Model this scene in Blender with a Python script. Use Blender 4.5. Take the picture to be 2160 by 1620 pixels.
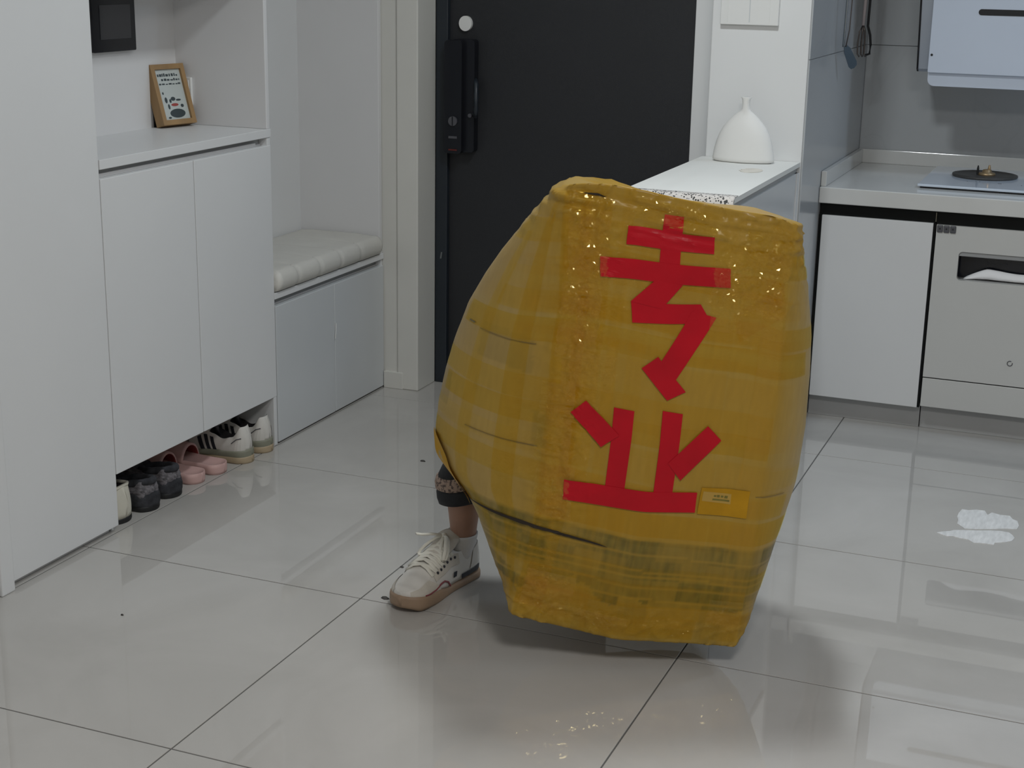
import bpy, bmesh, math, random
import numpy as np
from mathutils import Vector, Matrix, noise

random.seed(7)
rng = np.random.default_rng(7)
for o in list(bpy.data.objects):
    bpy.data.objects.remove(o)
COL = bpy.context.scene.collection
scene = bpy.context.scene

# ------------------------------------------------------------------ camera
CAM_H = 1.518
F_PX = 3216.23
right = Vector((0.925739, 0.377780, 0.017013))
down = Vector((0.117643, -0.244940, -0.962374))
fwd = Vector((-0.359399, 0.892909, -0.271194))
cam_d = bpy.data.cameras.new('camera')
cam_d.sensor_fit = 'HORIZONTAL'
cam_d.sensor_width = 36.0
cam_d.lens = 36.0 * F_PX / 2160.0
cam_d.clip_start = 0.05
cam = bpy.data.objects.new('camera', cam_d)
COL.objects.link(cam)
cam.matrix_world = Matrix(((right.x, -down.x, -fwd.x, 0.0),
                           (right.y, -down.y, -fwd.y, 0.0),
                           (right.z, -down.z, -fwd.z, CAM_H),
                           (0, 0, 0, 1)))
scene.camera = cam

# ------------------------------------------------------------------ world, lights, exposure
world = bpy.data.worlds.new('world')
scene.world = world
world.use_nodes = True
world.node_tree.nodes['Background'].inputs[0].default_value = (0.55, 0.6, 0.68, 1)
world.node_tree.nodes['Background'].inputs[1].default_value = 0.3

CEIL = 2.6


def ceiling_lamp(name, x, y, sx, sy, power, color, spread=math.pi):
    d = bpy.data.lights.new(name, 'AREA')
    d.shape = 'RECTANGLE'
    d.size, d.size_y = sx, sy
    d.energy = power
    d.color = color
    d.spread = spread
    o = bpy.data.objects.new(name, d)
    o.location = (x, y, CEIL - 0.02)
    COL.objects.link(o)
    return o


ceiling_lamp('living_room_ceiling_light', 0.15, 0.9, 0.55, 0.55, 44, (1.0, 0.98, 0.955))
ceiling_lamp('dining_ceiling_light', -1.0, 3.47, 0.22, 0.22, 22, (0.91, 0.97, 1.0))
ceiling_lamp('kitchen_ceiling_light', 0.95, 4.95, 0.6, 0.3, 14, (0.64, 0.80, 1.0))

vs = scene.view_settings
vs.view_transform = 'Standard'
vs.look = 'None'
vs.gamma = 1.0
vs.use_curve_mapping = False
vs.exposure = -0.18
scene.cycles.transparent_max_bounces = 24      # stacked layers of clear tape

# ------------------------------------------------------------------ materials
MATS = {}


def mat(name, col, rough=0.4, metal=0.0, coat=0.0, coat_rough=0.05, var=0.0, vscale=6.0,
        bump=0.0, bscale=60.0, stretch=(1, 1, 1), spec=0.5, ior=1.5, emit=None, estr=0.0):
    if name in MATS:
        return MATS[name]
    m = bpy.data.materials.new(name)
    m.use_nodes = True
    nt = m.node_tree
    b = nt.nodes['Principled BSDF']
    b.inputs['Base Color'].default_value = (*col, 1)
    b.inputs['Roughness'].default_value = rough
    b.inputs['Metallic'].default_value = metal
    b.inputs['Coat Weight'].default_value = coat
    b.inputs['Coat Roughness'].default_value = coat_rough
    b.inputs['Specular IOR Level'].default_value = spec
    b.inputs['IOR'].default_value = ior
    if emit:
        b.inputs['Emission Color'].default_value = (*emit, 1)
        b.inputs['Emission Strength'].default_value = estr
    tc = nt.nodes.new('ShaderNodeTexCoord')
    mp = nt.nodes.new('ShaderNodeMapping')
    mp.inputs['Scale'].default_value = stretch
    nt.links.new(tc.outputs['Object'], mp.inputs['Vector'])
    if var > 0:
        n = nt.nodes.new('ShaderNodeTexNoise')
        n.inputs['Scale'].default_value = vscale
        n.inputs['Detail'].default_value = 5
        nt.links.new(mp.outputs[0], n.inputs['Vector'])
        r = nt.nodes.new('ShaderNodeValToRGB')
        r.color_ramp.elements[0].position = 0.3
        r.color_ramp.elements[1].position = 0.7
        r.color_ramp.elements[0].color = (*[c * (1 - var) for c in col], 1)
        r.color_ramp.elements[1].color = (*[min(1, c * (1 + var)) for c in col], 1)
        nt.links.new(n.outputs['Fac'], r.inputs[0])
        nt.links.new(r.outputs[0], b.inputs['Base Color'])
    if bump > 0:
        n2 = nt.nodes.new('ShaderNodeTexNoise')
        n2.inputs['Scale'].default_value = bscale
        n2.inputs['Detail'].default_value = 3
        nt.links.new(mp.outputs[0], n2.inputs['Vector'])
        bp = nt.nodes.new('ShaderNodeBump')
        bp.inputs['Strength'].default_value = bump
        bp.inputs['Distance'].default_value = 0.002
        nt.links.new(n2.outputs['Fac'], bp.inputs['Height'])
        nt.links.new(bp.outputs[0], b.inputs['Normal'])
    MATS[name] = m
    return m


M_WALL = mat('wall_paint', (0.78, 0.785, 0.78), 0.6, var=0.015, vscale=3)
M_CREAM = mat('cream_trim', (0.70, 0.69, 0.645), 0.45, var=0.02)
M_CEIL = mat('ceiling_paint', (0.8, 0.8, 0.8), 0.8, var=0.01)
M_LAM = mat('white_laminate', (0.73, 0.735, 0.735), 0.38, var=0.012, vscale=4)
M_LAM2 = mat('white_laminate_panel', (0.72, 0.715, 0.715), 0.45, var=0.015, vscale=4)
M_LAMG = mat('grey_white_laminate', (0.62, 0.64, 0.65), 0.32, var=0.01)
M_GREYCH = mat('grey_channel', (0.34, 0.345, 0.345), 0.35, var=0.03)
M_BLACKCH = mat('black_channel', (0.004, 0.005, 0.005), 0.45, var=0.05, spec=0.2)
M_DOOR = mat('charcoal_door', (0.018, 0.019, 0.022), 0.55, var=0.06, vscale=3, bump=0.15, bscale=300)
M_DFRAME = mat('dark_blue_frame', (0.018, 0.024, 0.032), 0.4, var=0.05)
M_BLK = mat('black_plastic', (0.008, 0.009, 0.013), 0.25, var=0.05)
M_BLKM = mat('matte_black', (0.012, 0.012, 0.013), 0.6, var=0.1)
M_DKGREY = mat('dark_grey', (0.09, 0.09, 0.10), 0.35, var=0.05)
M_SCREEN = mat('dark_screen', (0.055, 0.056, 0.062), 0.12, var=0.03)
M_WHITEP = mat('white_plastic', (0.80, 0.80, 0.78), 0.4, var=0.01)
M_CERAM = mat('matte_ceramic', (0.80, 0.79, 0.76), 0.55, var=0.02, bump=0.1, bscale=120)
M_RUN = mat('white_runner', (0.80, 0.80, 0.765), 0.6, var=0.015, bump=0.08, bscale=250)
M_WOOD = mat('light_oak', (0.33, 0.20, 0.085), 0.5, var=0.22, vscale=14, stretch=(1, 1, 0.15), bump=0.1, bscale=90)
M_PAPER = mat('paper', (0.52, 0.56, 0.54), 0.35, var=0.03)
M_INK = mat('dark_ink', (0.035, 0.05, 0.055), 0.5, var=0.1)
M_REDINK = mat('red_ink', (0.35, 0.06, 0.05), 0.5, var=0.1)
M_CUSH = mat('ivory_leather', (0.62, 0.605, 0.56), 0.55, var=0.03, vscale=8, bump=0.25, bscale=160)
M_STEEL = mat('brushed_steel', (0.34, 0.37, 0.39), 0.25, metal=1.0, var=0.05, stretch=(1, 1, 8))
M_STEELD = mat('dark_steel', (0.16, 0.14, 0.13), 0.3, metal=0.8, var=0.1)
M_QUARTZ = mat('white_quartz', (0.66, 0.66, 0.64), 0.12, var=0.02, vscale=10)
M_KICK = mat('grey_kickboard', (0.44, 0.44, 0.435), 0.4, var=0.03)
M_OVEN = mat('warm_white_enamel', (0.60, 0.60, 0.58), 0.25, var=0.01)
M_HOOD = mat('pale_blue_glass', (0.64, 0.70, 0.80), 0.28, var=0.015)
M_HOODB = mat('grey_blue_hood', (0.40, 0.43, 0.48), 0.3, var=0.03)
M_HOB = mat('pale_blue_hob_glass', (0.66, 0.73, 0.82), 0.06, var=0.01, coat=0.5)
M_IRON = mat('burner_iron', (0.055, 0.052, 0.048), 0.5, var=0.15, vscale=30)
M_BRASS = mat('burner_brass', (0.42, 0.30, 0.17), 0.4, metal=0.7, var=0.15, vscale=40)
M_TOWEL = mat('white_cloth', (0.95, 0.95, 0.96), 0.8, var=0.03, bump=0.3, bscale=200)
M_GROUT = mat('grey_grout', (0.12, 0.117, 0.11), 0.7, var=0.1, vscale=30)
M_WHITEPATCH = mat('white_floor_patch', (0.82, 0.82, 0.81), 0.35, var=0.12, vscale=45, stretch=(2.2, 0.5, 1))
M_DEBRIS = mat('dark_debris', (0.07, 0.065, 0.06), 0.7, var=0.3, vscale=80)
M_STAIN = mat('beige_stain', (0.74, 0.70, 0.62), 0.6, var=0.08, vscale=30)
M_RED = mat('red_tape', (0.50, 0.003, 0.013), 0.38, var=0.10, vscale=9, bump=0.15, bscale=45, spec=0.25)
M_LABEL = mat('yellow_label', (0.46, 0.235, 0.008), 0.45, var=0.1, vscale=20, bump=0.15, bscale=50, spec=0.2)
M_LABELI = mat('olive_print', (0.17, 0.14, 0.02), 0.5, var=0.2, vscale=60)
M_LABELP = mat('label_patch', (0.46, 0.28, 0.05), 0.4, var=0.05)
M_DARKIN = mat('dark_gap', (0.02, 0.012, 0.006), 0.8, var=0.2)
M_SKIN = mat('skin', (0.36, 0.20, 0.135), 0.5, var=0.08, vscale=20, bump=0.08, bscale=200)
M_BLKCLOTH = mat('black_fabric', (0.012, 0.013, 0.016), 0.75, var=0.25, vscale=40, bump=0.4, bscale=160)
M_SOCK = mat('white_sock', (0.68, 0.67, 0.655), 0.85, var=0.03, bump=0.5, bscale=130, stretch=(1, 1, 4))
M_SHOEW = mat('white_leather', (0.66, 0.635, 0.59), 0.5, var=0.04, vscale=25, bump=0.1, bscale=140)
M_SUEDE = mat('cream_suede', (0.56, 0.52, 0.455), 0.85, var=0.06, vscale=30, bump=0.3, bscale=300)
M_GUM = mat('gum_rubber', (0.32, 0.22, 0.145), 0.55, var=0.06, vscale=30)
M_LACE = mat('cream_lace', (0.74, 0.715, 0.63), 0.8, var=0.04, bump=0.3, bscale=300)
M_MAROON = mat('maroon_trim', (0.22, 0.045, 0.055), 0.5, var=0.1)
M_NAVY = mat('navy_trim', (0.02, 0.022, 0.03), 0.5, var=0.1)
M_PINK = mat('pink_foam', (0.62, 0.40, 0.37), 0.6, var=0.05, vscale=20)
M_PINKIN = mat('red_lining', (0.22, 0.035, 0.03), 0.7, var=0.15, vscale=20)
M_PLUSH = mat('grey_plush', (0.15, 0.14, 0.15), 0.95, var=0.6, vscale=35, bump=1.0, bscale=60, stretch=(1, 4, 4))
M_PLUSHD = mat('black_plush', (0.035, 0.036, 0.042), 0.95, var=0.6, vscale=35, bump=1.0, bscale=60)
M_BEIGE = mat('beige_suede', (0.60, 0.57, 0.48), 0.8, var=0.05, vscale=20)
M_SAGE = mat('sage_midsole', (0.25, 0.25, 0.19), 0.6, var=0.08)
M_TANSOLE = mat('tan_sole', (0.46, 0.36, 0.235), 0.6, var=0.08)
M_GREYSUEDE = mat('grey_suede', (0.26, 0.235, 0.215), 0.85, var=0.1, vscale=30)
M_DARKSHOE = mat('dark_lining', (0.015, 0.013, 0.014), 0.8, var=0.2)
M_GREYTILEJ = mat('tile_joint', (0.38, 0.39, 0.39), 0.6, var=0.05)


def tile_material():
    m = bpy.data.materials.new('polished_floor_tile')
    m.use_nodes = True
    nt = m.node_tree
    b = nt.nodes['Principled BSDF']
    b.inputs['Roughness'].default_value = 0.018
    b.inputs['IOR'].default_value = 1.64
    g = nt.nodes.new('ShaderNodeNewGeometry')
    n1 = nt.nodes.new('ShaderNodeTexNoise')
    n1.inputs['Scale'].default_value = 2.3
    n1.inputs['Detail'].default_value = 6
    n1.inputs['Roughness'].default_value = 0.55
    n1.inputs['Distortion'].default_value = 0.8
    nt.links.new(g.outputs['Position'], n1.inputs['Vector'])
    r = nt.nodes.new('ShaderNodeValToRGB')
    e = r.color_ramp.elements
    e[0].position, e[0].color = 0.30, (0.455, 0.438, 0.412, 1)
    e[1].position, e[1].color = 0.62, (0.515, 0.497, 0.47, 1)
    x = e.new(0.76)
    x.color = (0.545, 0.527, 0.50, 1)
    nt.links.new(n1.outputs['Fac'], r.inputs[0])
    nt.links.new(r.outputs[0], b.inputs['Base Color'])
    return m


M_TILE = tile_material()


def marble_wall_material():
    m = bpy.data.materials.new('grey_marble_wall_tile')
    m.use_nodes = True
    nt = m.node_tree
    b = nt.nodes['Principled BSDF']
    b.inputs['Roughness'].default_value = 0.2
    g = nt.nodes.new('ShaderNodeNewGeometry')
    n1 = nt.nodes.new('ShaderNodeTexNoise')
    n1.inputs['Scale'].default_value = 1.6
    n1.inputs['Detail'].default_value = 4
    n1.inputs['Distortion'].default_value = 1.2
    nt.links.new(g.outputs['Position'], n1.inputs['Vector'])
    r = nt.nodes.new('ShaderNodeValToRGB')
    e = r.color_ramp.elements
    e[0].position, e[0].color = 0.0, (0.44, 0.455, 0.465, 1)
    e[1].position, e[1].color = 1.0, (0.47, 0.485, 0.495, 1)
    v = e.new(0.500)
    v.color = (0.438, 0.453, 0.463, 1)
    e.new(0.488).color = (0.455, 0.47, 0.48, 1)
    e.new(0.512).color = (0.455, 0.47, 0.48, 1)
    nt.links.new(n1.outputs['Fac'], r.inputs[0])
    nt.links.new(r.outputs[0], b.inputs['Base Color'])
    return m


M_MARBLE = marble_wall_material()


def runner_edge_material():
    m = bpy.data.materials.new('speckled_runner_edge')
    m.use_nodes = True
    nt = m.node_tree
    b = nt.nodes['Principled BSDF']
    b.inputs['Roughness'].default_value = 0.7
    tc = nt.nodes.new('ShaderNodeTexCoord')
    v = nt.nodes.new('ShaderNodeTexVoronoi')
    v.inputs['Scale'].default_value = 150
    n = nt.nodes.new('ShaderNodeTexNoise')
    n.inputs['Scale'].default_value = 42
    n.inputs['Detail'].default_value = 1
    nt.links.new(tc.outputs['Object'], v.inputs['Vector'])
    nt.links.new(tc.outputs['Object'], n.inputs['Vector'])
    mu = nt.nodes.new('ShaderNodeMath')
    mu.operation = 'ADD'
    nt.links.new(v.outputs['Distance'], mu.inputs[0])
    nt.links.new(n.outputs['Fac'], mu.inputs[1])
    r = nt.nodes.new('ShaderNodeValToRGB')
    r.color_ramp.interpolation = 'CONSTANT'
    r.color_ramp.elements[0].color = (0.03, 0.03, 0.03, 1)
    r.color_ramp.elements[1].color = (0.68, 0.64, 0.60, 1)
    r.color_ramp.elements[1].position = 0.86
    nt.links.new(mu.outputs[0], r.inputs[0])
    nt.links.new(r.outputs[0], b.inputs['Base Color'])
    return m


def lace_band_material():
    m = bpy.data.materials.new('patterned_cuff_band')
    m.use_nodes = True
    nt = m.node_tree
    b = nt.nodes['Principled BSDF']
    b.inputs['Roughness'].default_value = 0.8
    tc = nt.nodes.new('ShaderNodeTexCoord')
    n = nt.nodes.new('ShaderNodeTexNoise')
    n.inputs['Scale'].default_value = 130
    n.inputs['Detail'].default_value = 2
    nt.links.new(tc.outputs['Object'], n.inputs['Vector'])
    r = nt.nodes.new('ShaderNodeValToRGB')
    r.color_ramp.elements[0].position = 0.40
    r.color_ramp.elements[0].color = (0.10, 0.07, 0.06, 1)
    r.color_ramp.elements[1].position = 0.52
    r.color_ramp.elements[1].color = (0.40, 0.29, 0.225, 1)
    nt.links.new(n.outputs['Fac'], r.inputs[0])
    nt.links.new(r.outputs[0], b.inputs['Base Color'])
    return m


M_RUNEDGE = runner_edge_material()
M_CUFFBAND = lace_band_material()

# ------------------------------------------------------------------ builders
ORG = {}          # world origin of unrotated parents


def empty(name, loc=(0, 0, 0), rotz=0.0):
    o = bpy.data.objects.new(name, None)
    o.empty_display_size = 0.1
    o.location = loc
    o.rotation_euler = (0, 0, rotz)
    COL.objects.link(o)
    ORG[o.name] = Vector(loc)
    return o


def tag(o, label=None, cat=None, group=None, kind=None):
    if label:
        o['label'] = label
    if cat:
        o['category'] = cat
    if group:
        o['group'] = group
    if kind:
        o['kind'] = kind
    return o


def thing(name, label, cat, loc=(0, 0, 0), rotz=0.0, group=None):
    return tag(empty(name, loc, rotz), label, cat, group)


def mesh_obj(name, verts, faces, mats, parent=None, smooth=False, local=False, fmat=None, recalc=True):
    """verts in world coordinates (or in the parent's frame when local)."""
    off = Vector((0, 0, 0))
    if parent is not None and not local:
        off = ORG.get(parent.name, Vector((0, 0, 0)))
    if parent is None and not local:
        # origin at the base centre of the mesh
        vs_ = [Vector(v) for v in verts]
        mn = Vector((min(v.x for v in vs_), min(v.y for v in vs_), min(v.z for v in vs_)))
        mx = Vector((max(v.x for v in vs_), max(v.y for v in vs_), max(v.z for v in vs_)))
        off = Vector(((mn.x + mx.x) / 2, (mn.y + mx.y) / 2, mn.z))
    me = bpy.data.meshes.new(name)
    me.from_pydata([tuple(Vector(v) - off) for v in verts], [], faces)
    if not isinstance(mats, (list, tuple)):
        mats = [mats]
    for m in mats:
        me.materials.append(m)
    if fmat is not None:
        me.polygons.foreach_set('material_index', fmat)
    if smooth:
        me.polygons.foreach_set('use_smooth', [True] * len(me.polygons))
    me.update()
    if recalc:
        bm = bmesh.new()
        bm.from_mesh(me)
        bmesh.ops.recalc_face_normals(bm, faces=bm.faces)
        bm.to_mesh(me)
        bm.free()
    o = bpy.data.objects.new(name, me)
    COL.objects.link(o)
    if parent is not None:
        o.parent = parent
        ORG[o.name] = off
    else:
        o.location = off
        ORG[o.name] = off
    return o


def bm_data(bm):
    bm.verts.index_update()
    v = [tuple(x.co) for x in bm.verts]
    f = [[q.index for q in p.verts] for p in bm.faces]
    bm.free()
    return v, f


def box_data(x0, x1, y0, y1, z0, z1, bevel=0.0, seg=2):
    bm = bmesh.new()
    bmesh.ops.create_cube(bm, size=1)
    for v in bm.verts:
        v.co = ((x0 + x1) / 2 + v.co.x * (x1 - x0), (y0 + y1) / 2 + v.co.y * (y1 - y0), (z0 + z1) / 2 + v.co.z * (z1 - z0))
    if bevel > 0:
        bmesh.ops.bevel(bm, geom=list(bm.edges), offset=bevel, segments=seg, affect='EDGES', profile=0.5)
    return bm_data(bm)


def box(name, x0, x1, y0, y1, z0, z1, m, parent=None, bevel=0.0015, seg=2, local=False):
    v, f = box_data(x0, x1, y0, y1, z0, z1, bevel, seg)
    return mesh_obj(name, v, f, m, parent, local=local)


def join_data(parts):
    V, F = [], []
    for v, f in parts:
        n = len(V)
        V += list(v)
        F += [[i + n for i in p] for p in f]
    return V, F


def loft(rings, closed=True, cap0=True, cap1=True):
    n = len(rings[0])
    V = [tuple(p) for r in rings for p in r]
    F = []
    for i in range(len(rings) - 1):
        for j in range(n if closed else n - 1):
            k = (j + 1) % n
            F.append([i * n + j, i * n + k, (i + 1) * n + k, (i + 1) * n + j])
    if cap0:
        F.append(list(range(n))[::-1])
    if cap1:
        F.append([(len(rings) - 1) * n + j for j in range(n)])
    return V, F


def tube_data(pts, rad, n=8, flat=1.0):
    pts = [Vector(p) for p in pts]
    rings = []
    up = Vector((0.13, 0.21, 1)).normalized()
    for i, p in enumerate(pts):
        t = (pts[min(i + 1, len(pts) - 1)] - pts[max(i - 1, 0)]).normalized()
        a = t.cross(up)
        if a.length < 1e-3:
            a = t.cross(Vector((1, 0, 0)))
        a.normalize()
        b = a.cross(t).normalized()
        r = rad[i] if isinstance(rad, (list, tuple)) else rad
        rings.append([p + a * (math.cos(2 * math.pi * k / n) * r) + b * (math.sin(2 * math.pi * k / n) * r * flat) for k in range(n)])
    return loft(rings)


def lathe_data(profile, center=(0, 0, 0), n=32, sx=1.0, sy=1.0):
    rings = []
    for r, z in profile:
        rings.append([(center[0] + math.cos(2 * math.pi * k / n) * r * sx, center[1] + math.sin(2 * math.pi * k / n) * r * sy, center[2] + z) for k in range(n)])
    return loft(rings)


def prism_data(poly, axis, d0, d1):
    """poly: list of 2-D points; axis 'x','y','z' is the extrusion axis."""
    def P(u, v, d):
        return {'x': (d, u, v), 'y': (u, d, v), 'z': (u, v, d)}[axis]
    n = len(poly)
    V = [P(u, v, d0) for u, v in poly] + [P(u, v, d1) for u, v in poly]
    F = [list(range(n))[::-1], [n + i for i in range(n)]]
    for i in range(n):
        j = (i + 1) % n
        F.append([i, j, n + j, n + i])
    return V, F


def rrect(u0, u1, v0, v1, r, seg=5):
    pts = []
    for cx, cy, a0 in ((u1 - r, v1 - r, 0), (u0 + r, v1 - r, 90), (u0 + r, v0 + r, 180), (u1 - r, v0 + r, 270)):
        for k in range(seg + 1):
            a = math.radians(a0 + 90 * k / seg)
            pts.append((cx + r * math.cos(a), cy + r * math.sin(a)))
    return pts


def structure(o):
    o['kind'] = 'structure'
    return o


# ------------------------------------------------------------------ room shell
X_CAB = -2.417          # front plane of the built-in cabinets
X_L, X_R, Y_F, Y_B = -2.76, 2.2, -1.5, 5.757
X_K = -0.945            # kitchen side wall
Y_COL = 4.731
Y_DOOR = 4.908

floor = structure(box('floor', X_L - 0.1, X_R + 0.1, Y_F - 0.1, Y_B + 0.1, -0.06, -0.0012, M_GROUT, bevel=0))
T = 0.8
GX, GY = -1.617, 2.253
tx = [GX + T * i for i in range(-2, 7)]
ty = [GY + T * i for i in range(-6, 6)]
g = 0.0018
tile_cache = {}
for i in range(len(tx) - 1):
    for j in range(len(ty) - 1):
        x0, x1 = max(tx[i] + g, X_L), min(tx[i + 1] - g, X_R)
        y0, y1 = max(ty[j] + g, Y_F), min(ty[j + 1] - g, Y_B)
        if x1 - x0 < 0.02 or y1 - y0 < 0.02:
            continue
        key = (round(x1 - x0, 4), round(y1 - y0, 4))
        if key not in tile_cache:
            w, h = key
            v, f = box_data(-w / 2, w / 2, -h / 2, h / 2, -0.009, 0.0, 0.0006, 1)
            me = bpy.data.meshes.new('tile')
            me.from_pydata(v, [], f)
            me.materials.append(M_TILE)
            tile_cache[key] = me
        t = bpy.data.objects.new('tile', tile_cache[key])
        COL.objects.link(t)
        t.parent = floor
        t.location = Vector(((x0 + x1) / 2, (y0 + y1) / 2, 0)) - ORG['floor']

structure(box('ceiling', X_L - 0.1, X_R + 0.1, Y_F - 0.1, Y_B + 0.1, CEIL, CEIL + 0.06, M_CEIL, bevel=0))
structure(box('wall_left', X_L - 0.1, X_L, Y_F, Y_B, 0, CEIL, M_WALL, bevel=0))
structure(box('wall_right', X_R, X_R + 0.1, Y_F, Y_B, 0, CEIL, M_WALL, bevel=0))
structure(box('wall_rear', X_L, X_R, Y_F - 0.1, Y_F, 0, CEIL, M_WALL, bevel=0))
structure(box('wall_entry', X_L, -2.286, 4.768, 5.05, 0, CEIL, M_CREAM, bevel=0.003))
structure(box('wall_above_door', -2.286, -1.257, 4.93, 5.05, 2.08, CEIL, M_WALL, bevel=0))
structure(box('wall_beside_door', -1.357, -1.257, 4.90, 5.05, 0, 2.08, M_WALL, bevel=0.002))
structure(box('wall_column', -1.257, X_K - 0.006, Y_COL, Y_B, 0, CEIL, M_WALL, bevel=0.003))
kb = structure(box('wall_kitchen', X_K - 0.006, X_R, Y_B + 0.006, Y_B + 0.1, 0, CEIL, M_GREYTILEJ, bevel=0))
xs = [X_K, -0.03, 1.17, X_R]
for a, b_ in zip(xs[:-1], xs[1:]):
    for z0, z1 in ((0.0, 1.2225), (1.2245, CEIL)):
        box('tile', a + 0.001, b_ - 0.001, Y_B, Y_B + 0.008, z0, z1, M_MARBLE, kb, bevel=0.0008, seg=1)
ks = structure(box('wall_kitchen_side', X_K - 0.006, X_K - 0.004, Y_COL + 0.004, Y_B, 0, CEIL, M_GREYTILEJ, bevel=0))
for z0, z1 in ((0.0, 1.2225), (1.2245, CEIL)):
    box('tile', X_K - 0.005, X_K, Y_COL + 0.002, Y_B - 0.001, z0, z1, M_MARBLE, ks, bevel=0.0008, seg=1)

# casing on the entry wall beside the door, with its skirting block
structure(box('trim_1', -2.362, -2.281, 4.760, 4.905, 0, CEIL, M_CREAM, bevel=0.004))
structure(box('baseboard_entry', -2.415, -2.340, 4.756, 4.770, 0, 0.062, M_CREAM, bevel=0.002))

# ------------------------------------------------------------------ entry door
door = structure(box('door_1', -2.238, -1.360, 4.925, 4.985, 0.008, 2.06, M_DOOR, bevel=0.003))
dfr = join_data([box_data(-2.282, -2.236, 4.906, 5.0, 0, 2.08, 0.003), box_data(-2.282, -1.357, 4.906, 5.0, 2.058, 2.085, 0.003)])
mesh_obj('door_frame', dfr[0], dfr[1], M_DFRAME, door)
lk = mesh_obj('smart_lock', *prism_data(rrect(-2.212, -2.128, 0.850, 1.235, 0.012), 'y', 4.890, 4.926), M_BLK, door)
mesh_obj('lock_face', *prism_data(rrect(-2.232, -2.166, 0.846, 1.232, 0.013), 'y', 4.868, 4.9), M_BLK, lk)
hv, hf = tube_data([(-2.128, 4.90, 1.10), (-2.118, 4.885, 1.085), (-2.112, 4.872, 1.04), (-2.112, 4.868, 1.0), (-2.116, 4.875, 0.975)], [0.008, 0.009, 0.009, 0.009, 0.008], 10)
mesh_obj('handle', hv, hf, M_DFRAME, lk, smooth=True)
mesh_obj('handle_pin', *prism_data([(-2.142 + 0.007 * math.cos(k * math.pi / 8), 0.978 + 0.007 * math.sin(k * math.pi / 8)) for k in range(16)], 'y', 4.884, 4.892), M_DKGREY, lk)
mesh_obj('key_knob', *prism_data([(-2.197 + 0.0165 * math.cos(k * math.pi / 12), 0.958 + 0.0165 * math.sin(k * math.pi / 12)) for k in range(24)], 'y', 4.862, 4.870), M_DKGREY, lk)
box('knob_slot', -2.1985, -2.1955, 4.8605, 4.863, 0.942, 0.974, M_BLK, lk, bevel=0)
box('lock_badge', -2.214, -2.182, 4.8665, 4.869, 0.898, 0.906, M_DKGREY, lk, bevel=0)
box('lock_indicator', -2.214, -2.182, 4.8665, 4.869, 0.856, 0.861, mat('red_led', (0.12, 0.015, 0.012), 0.4, var=0.1), lk, bevel=0)
mesh_obj('door_latch_mark', *prism_data([(-2.262, 0.462), (-2.256, 0.462), (-2.252, 0.486), (-2.258, 0.486)], 'y', 4.904, 4.908), M_STEEL, door)
ring = [(-2.174 + 0.0235 * math.cos(k * math.pi / 16), 1.287 + 0.0255 * math.sin(k * math.pi / 16)) for k in range(32)]
o = mesh_obj('door_sensor', *prism_data(ring, 'y', 4.912, 4.926), M_WHITEP)
tag(o, 'round white disc stuck on the dark door above the lock', 'sensor')

# ------------------------------------------------------------------ tall cabinet
tc_ = thing('tall_cabinet', 'tall plain white cabinet at the left edge, nearest the camera', 'cabinet', (-2.58, 2.9, 0))
box('body', -2.755, -2.44, 1.85, 3.172, 0.055, 2.45, M_LAM2, tc_)
box('door', -2.437, X_CAB, 2.752, 3.181, 0.017, 2.45, M_LAM, tc_, bevel=0.002)
box('kickboard', -2.70, -2.438, 2.75, 3.165, 0.0, 0.055, M_LAM2, tc_)
ep = box('end_panel', -2.755, -2.404, 2.700, 2.748, 0.0, 2.45, M_LAM, tc_, bevel=0.004)
box('door', -2.437, X_CAB, 2.27, 2.697, 0.017, 2.45, M_LAM, tc_, bevel=0.002)
box('door', -2.437, X_CAB, 1.85, 2.266, 0.017, 2.45, M_LAM, tc_, bevel=0.002)

# ------------------------------------------------------------------ shoe cabinet with niche
sc = thing('shoe_cabinet', 'white shoe cabinet with two doors, open niche above and shoes underneath', 'cabinet', (-2.58, 3.6, 0))
box('body', -2.755, -2.44, 3.185, 3.998, 0.163, 0.955, M_LAM2, sc)
box('door', -2.437, X_CAB, 3.184, 3.602, 0.160, 0.951, M_LAM, sc, bevel=0.002)
box('door', -2.437, X_CAB, 3.605, 4.0165, 0.160, 0.951, M_LAM, sc, bevel=0.002)
box('cabinet_top', -2.755, -2.415, 3.183, 4.0165, 0.975, 1.0, M_LAM, sc, bevel=0.0015)
box('finger_rail', -2.47, -2.445, 3.19, 3.992, 0.950, 0.975, M_GREYCH, sc, bevel=0.0)
box('rail_lip', -2.445, -2.436, 3.19, 3.962, 0.951, 0.961, M_LAM2, sc, bevel=0.001)
box('side_panel', -2.755, -2.418, 3.998, 4.016, 0.0, 0.975, M_LAM, sc)
box('side_panel', -2.755, -2.418, 3.998, 4.016, 1.0, 2.45, M_LAM2, sc, bevel=0.002)
box('side_panel', -2.755, -2.438, 3.174, 3.184, 0.0, 2.45, M_LAM2, sc, bevel=0.0)
box('back_panel', -2.755, -2.732, 3.185, 3.998, 1.0, 1.47, M_LAM2, sc, bevel=0)
box('plinth_back', -2.755, -2.735, 3.185, 3.998, 0.0, 0.163, M_LAM2, sc, bevel=0)
box('upper_body', -2.755, -2.44, 3.185, 3.998, 1.47, 2.45, M_LAM2, sc)
box('upper_door', -2.437, X_CAB, 3.184, 3.602, 1.46, 2.45, M_LAM, sc, bevel=0.002)
box('upper_door', -2.437, X_CAB, 3.605, 3.997, 1.46, 2.45, M_LAM, sc, bevel=0.002)

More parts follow.
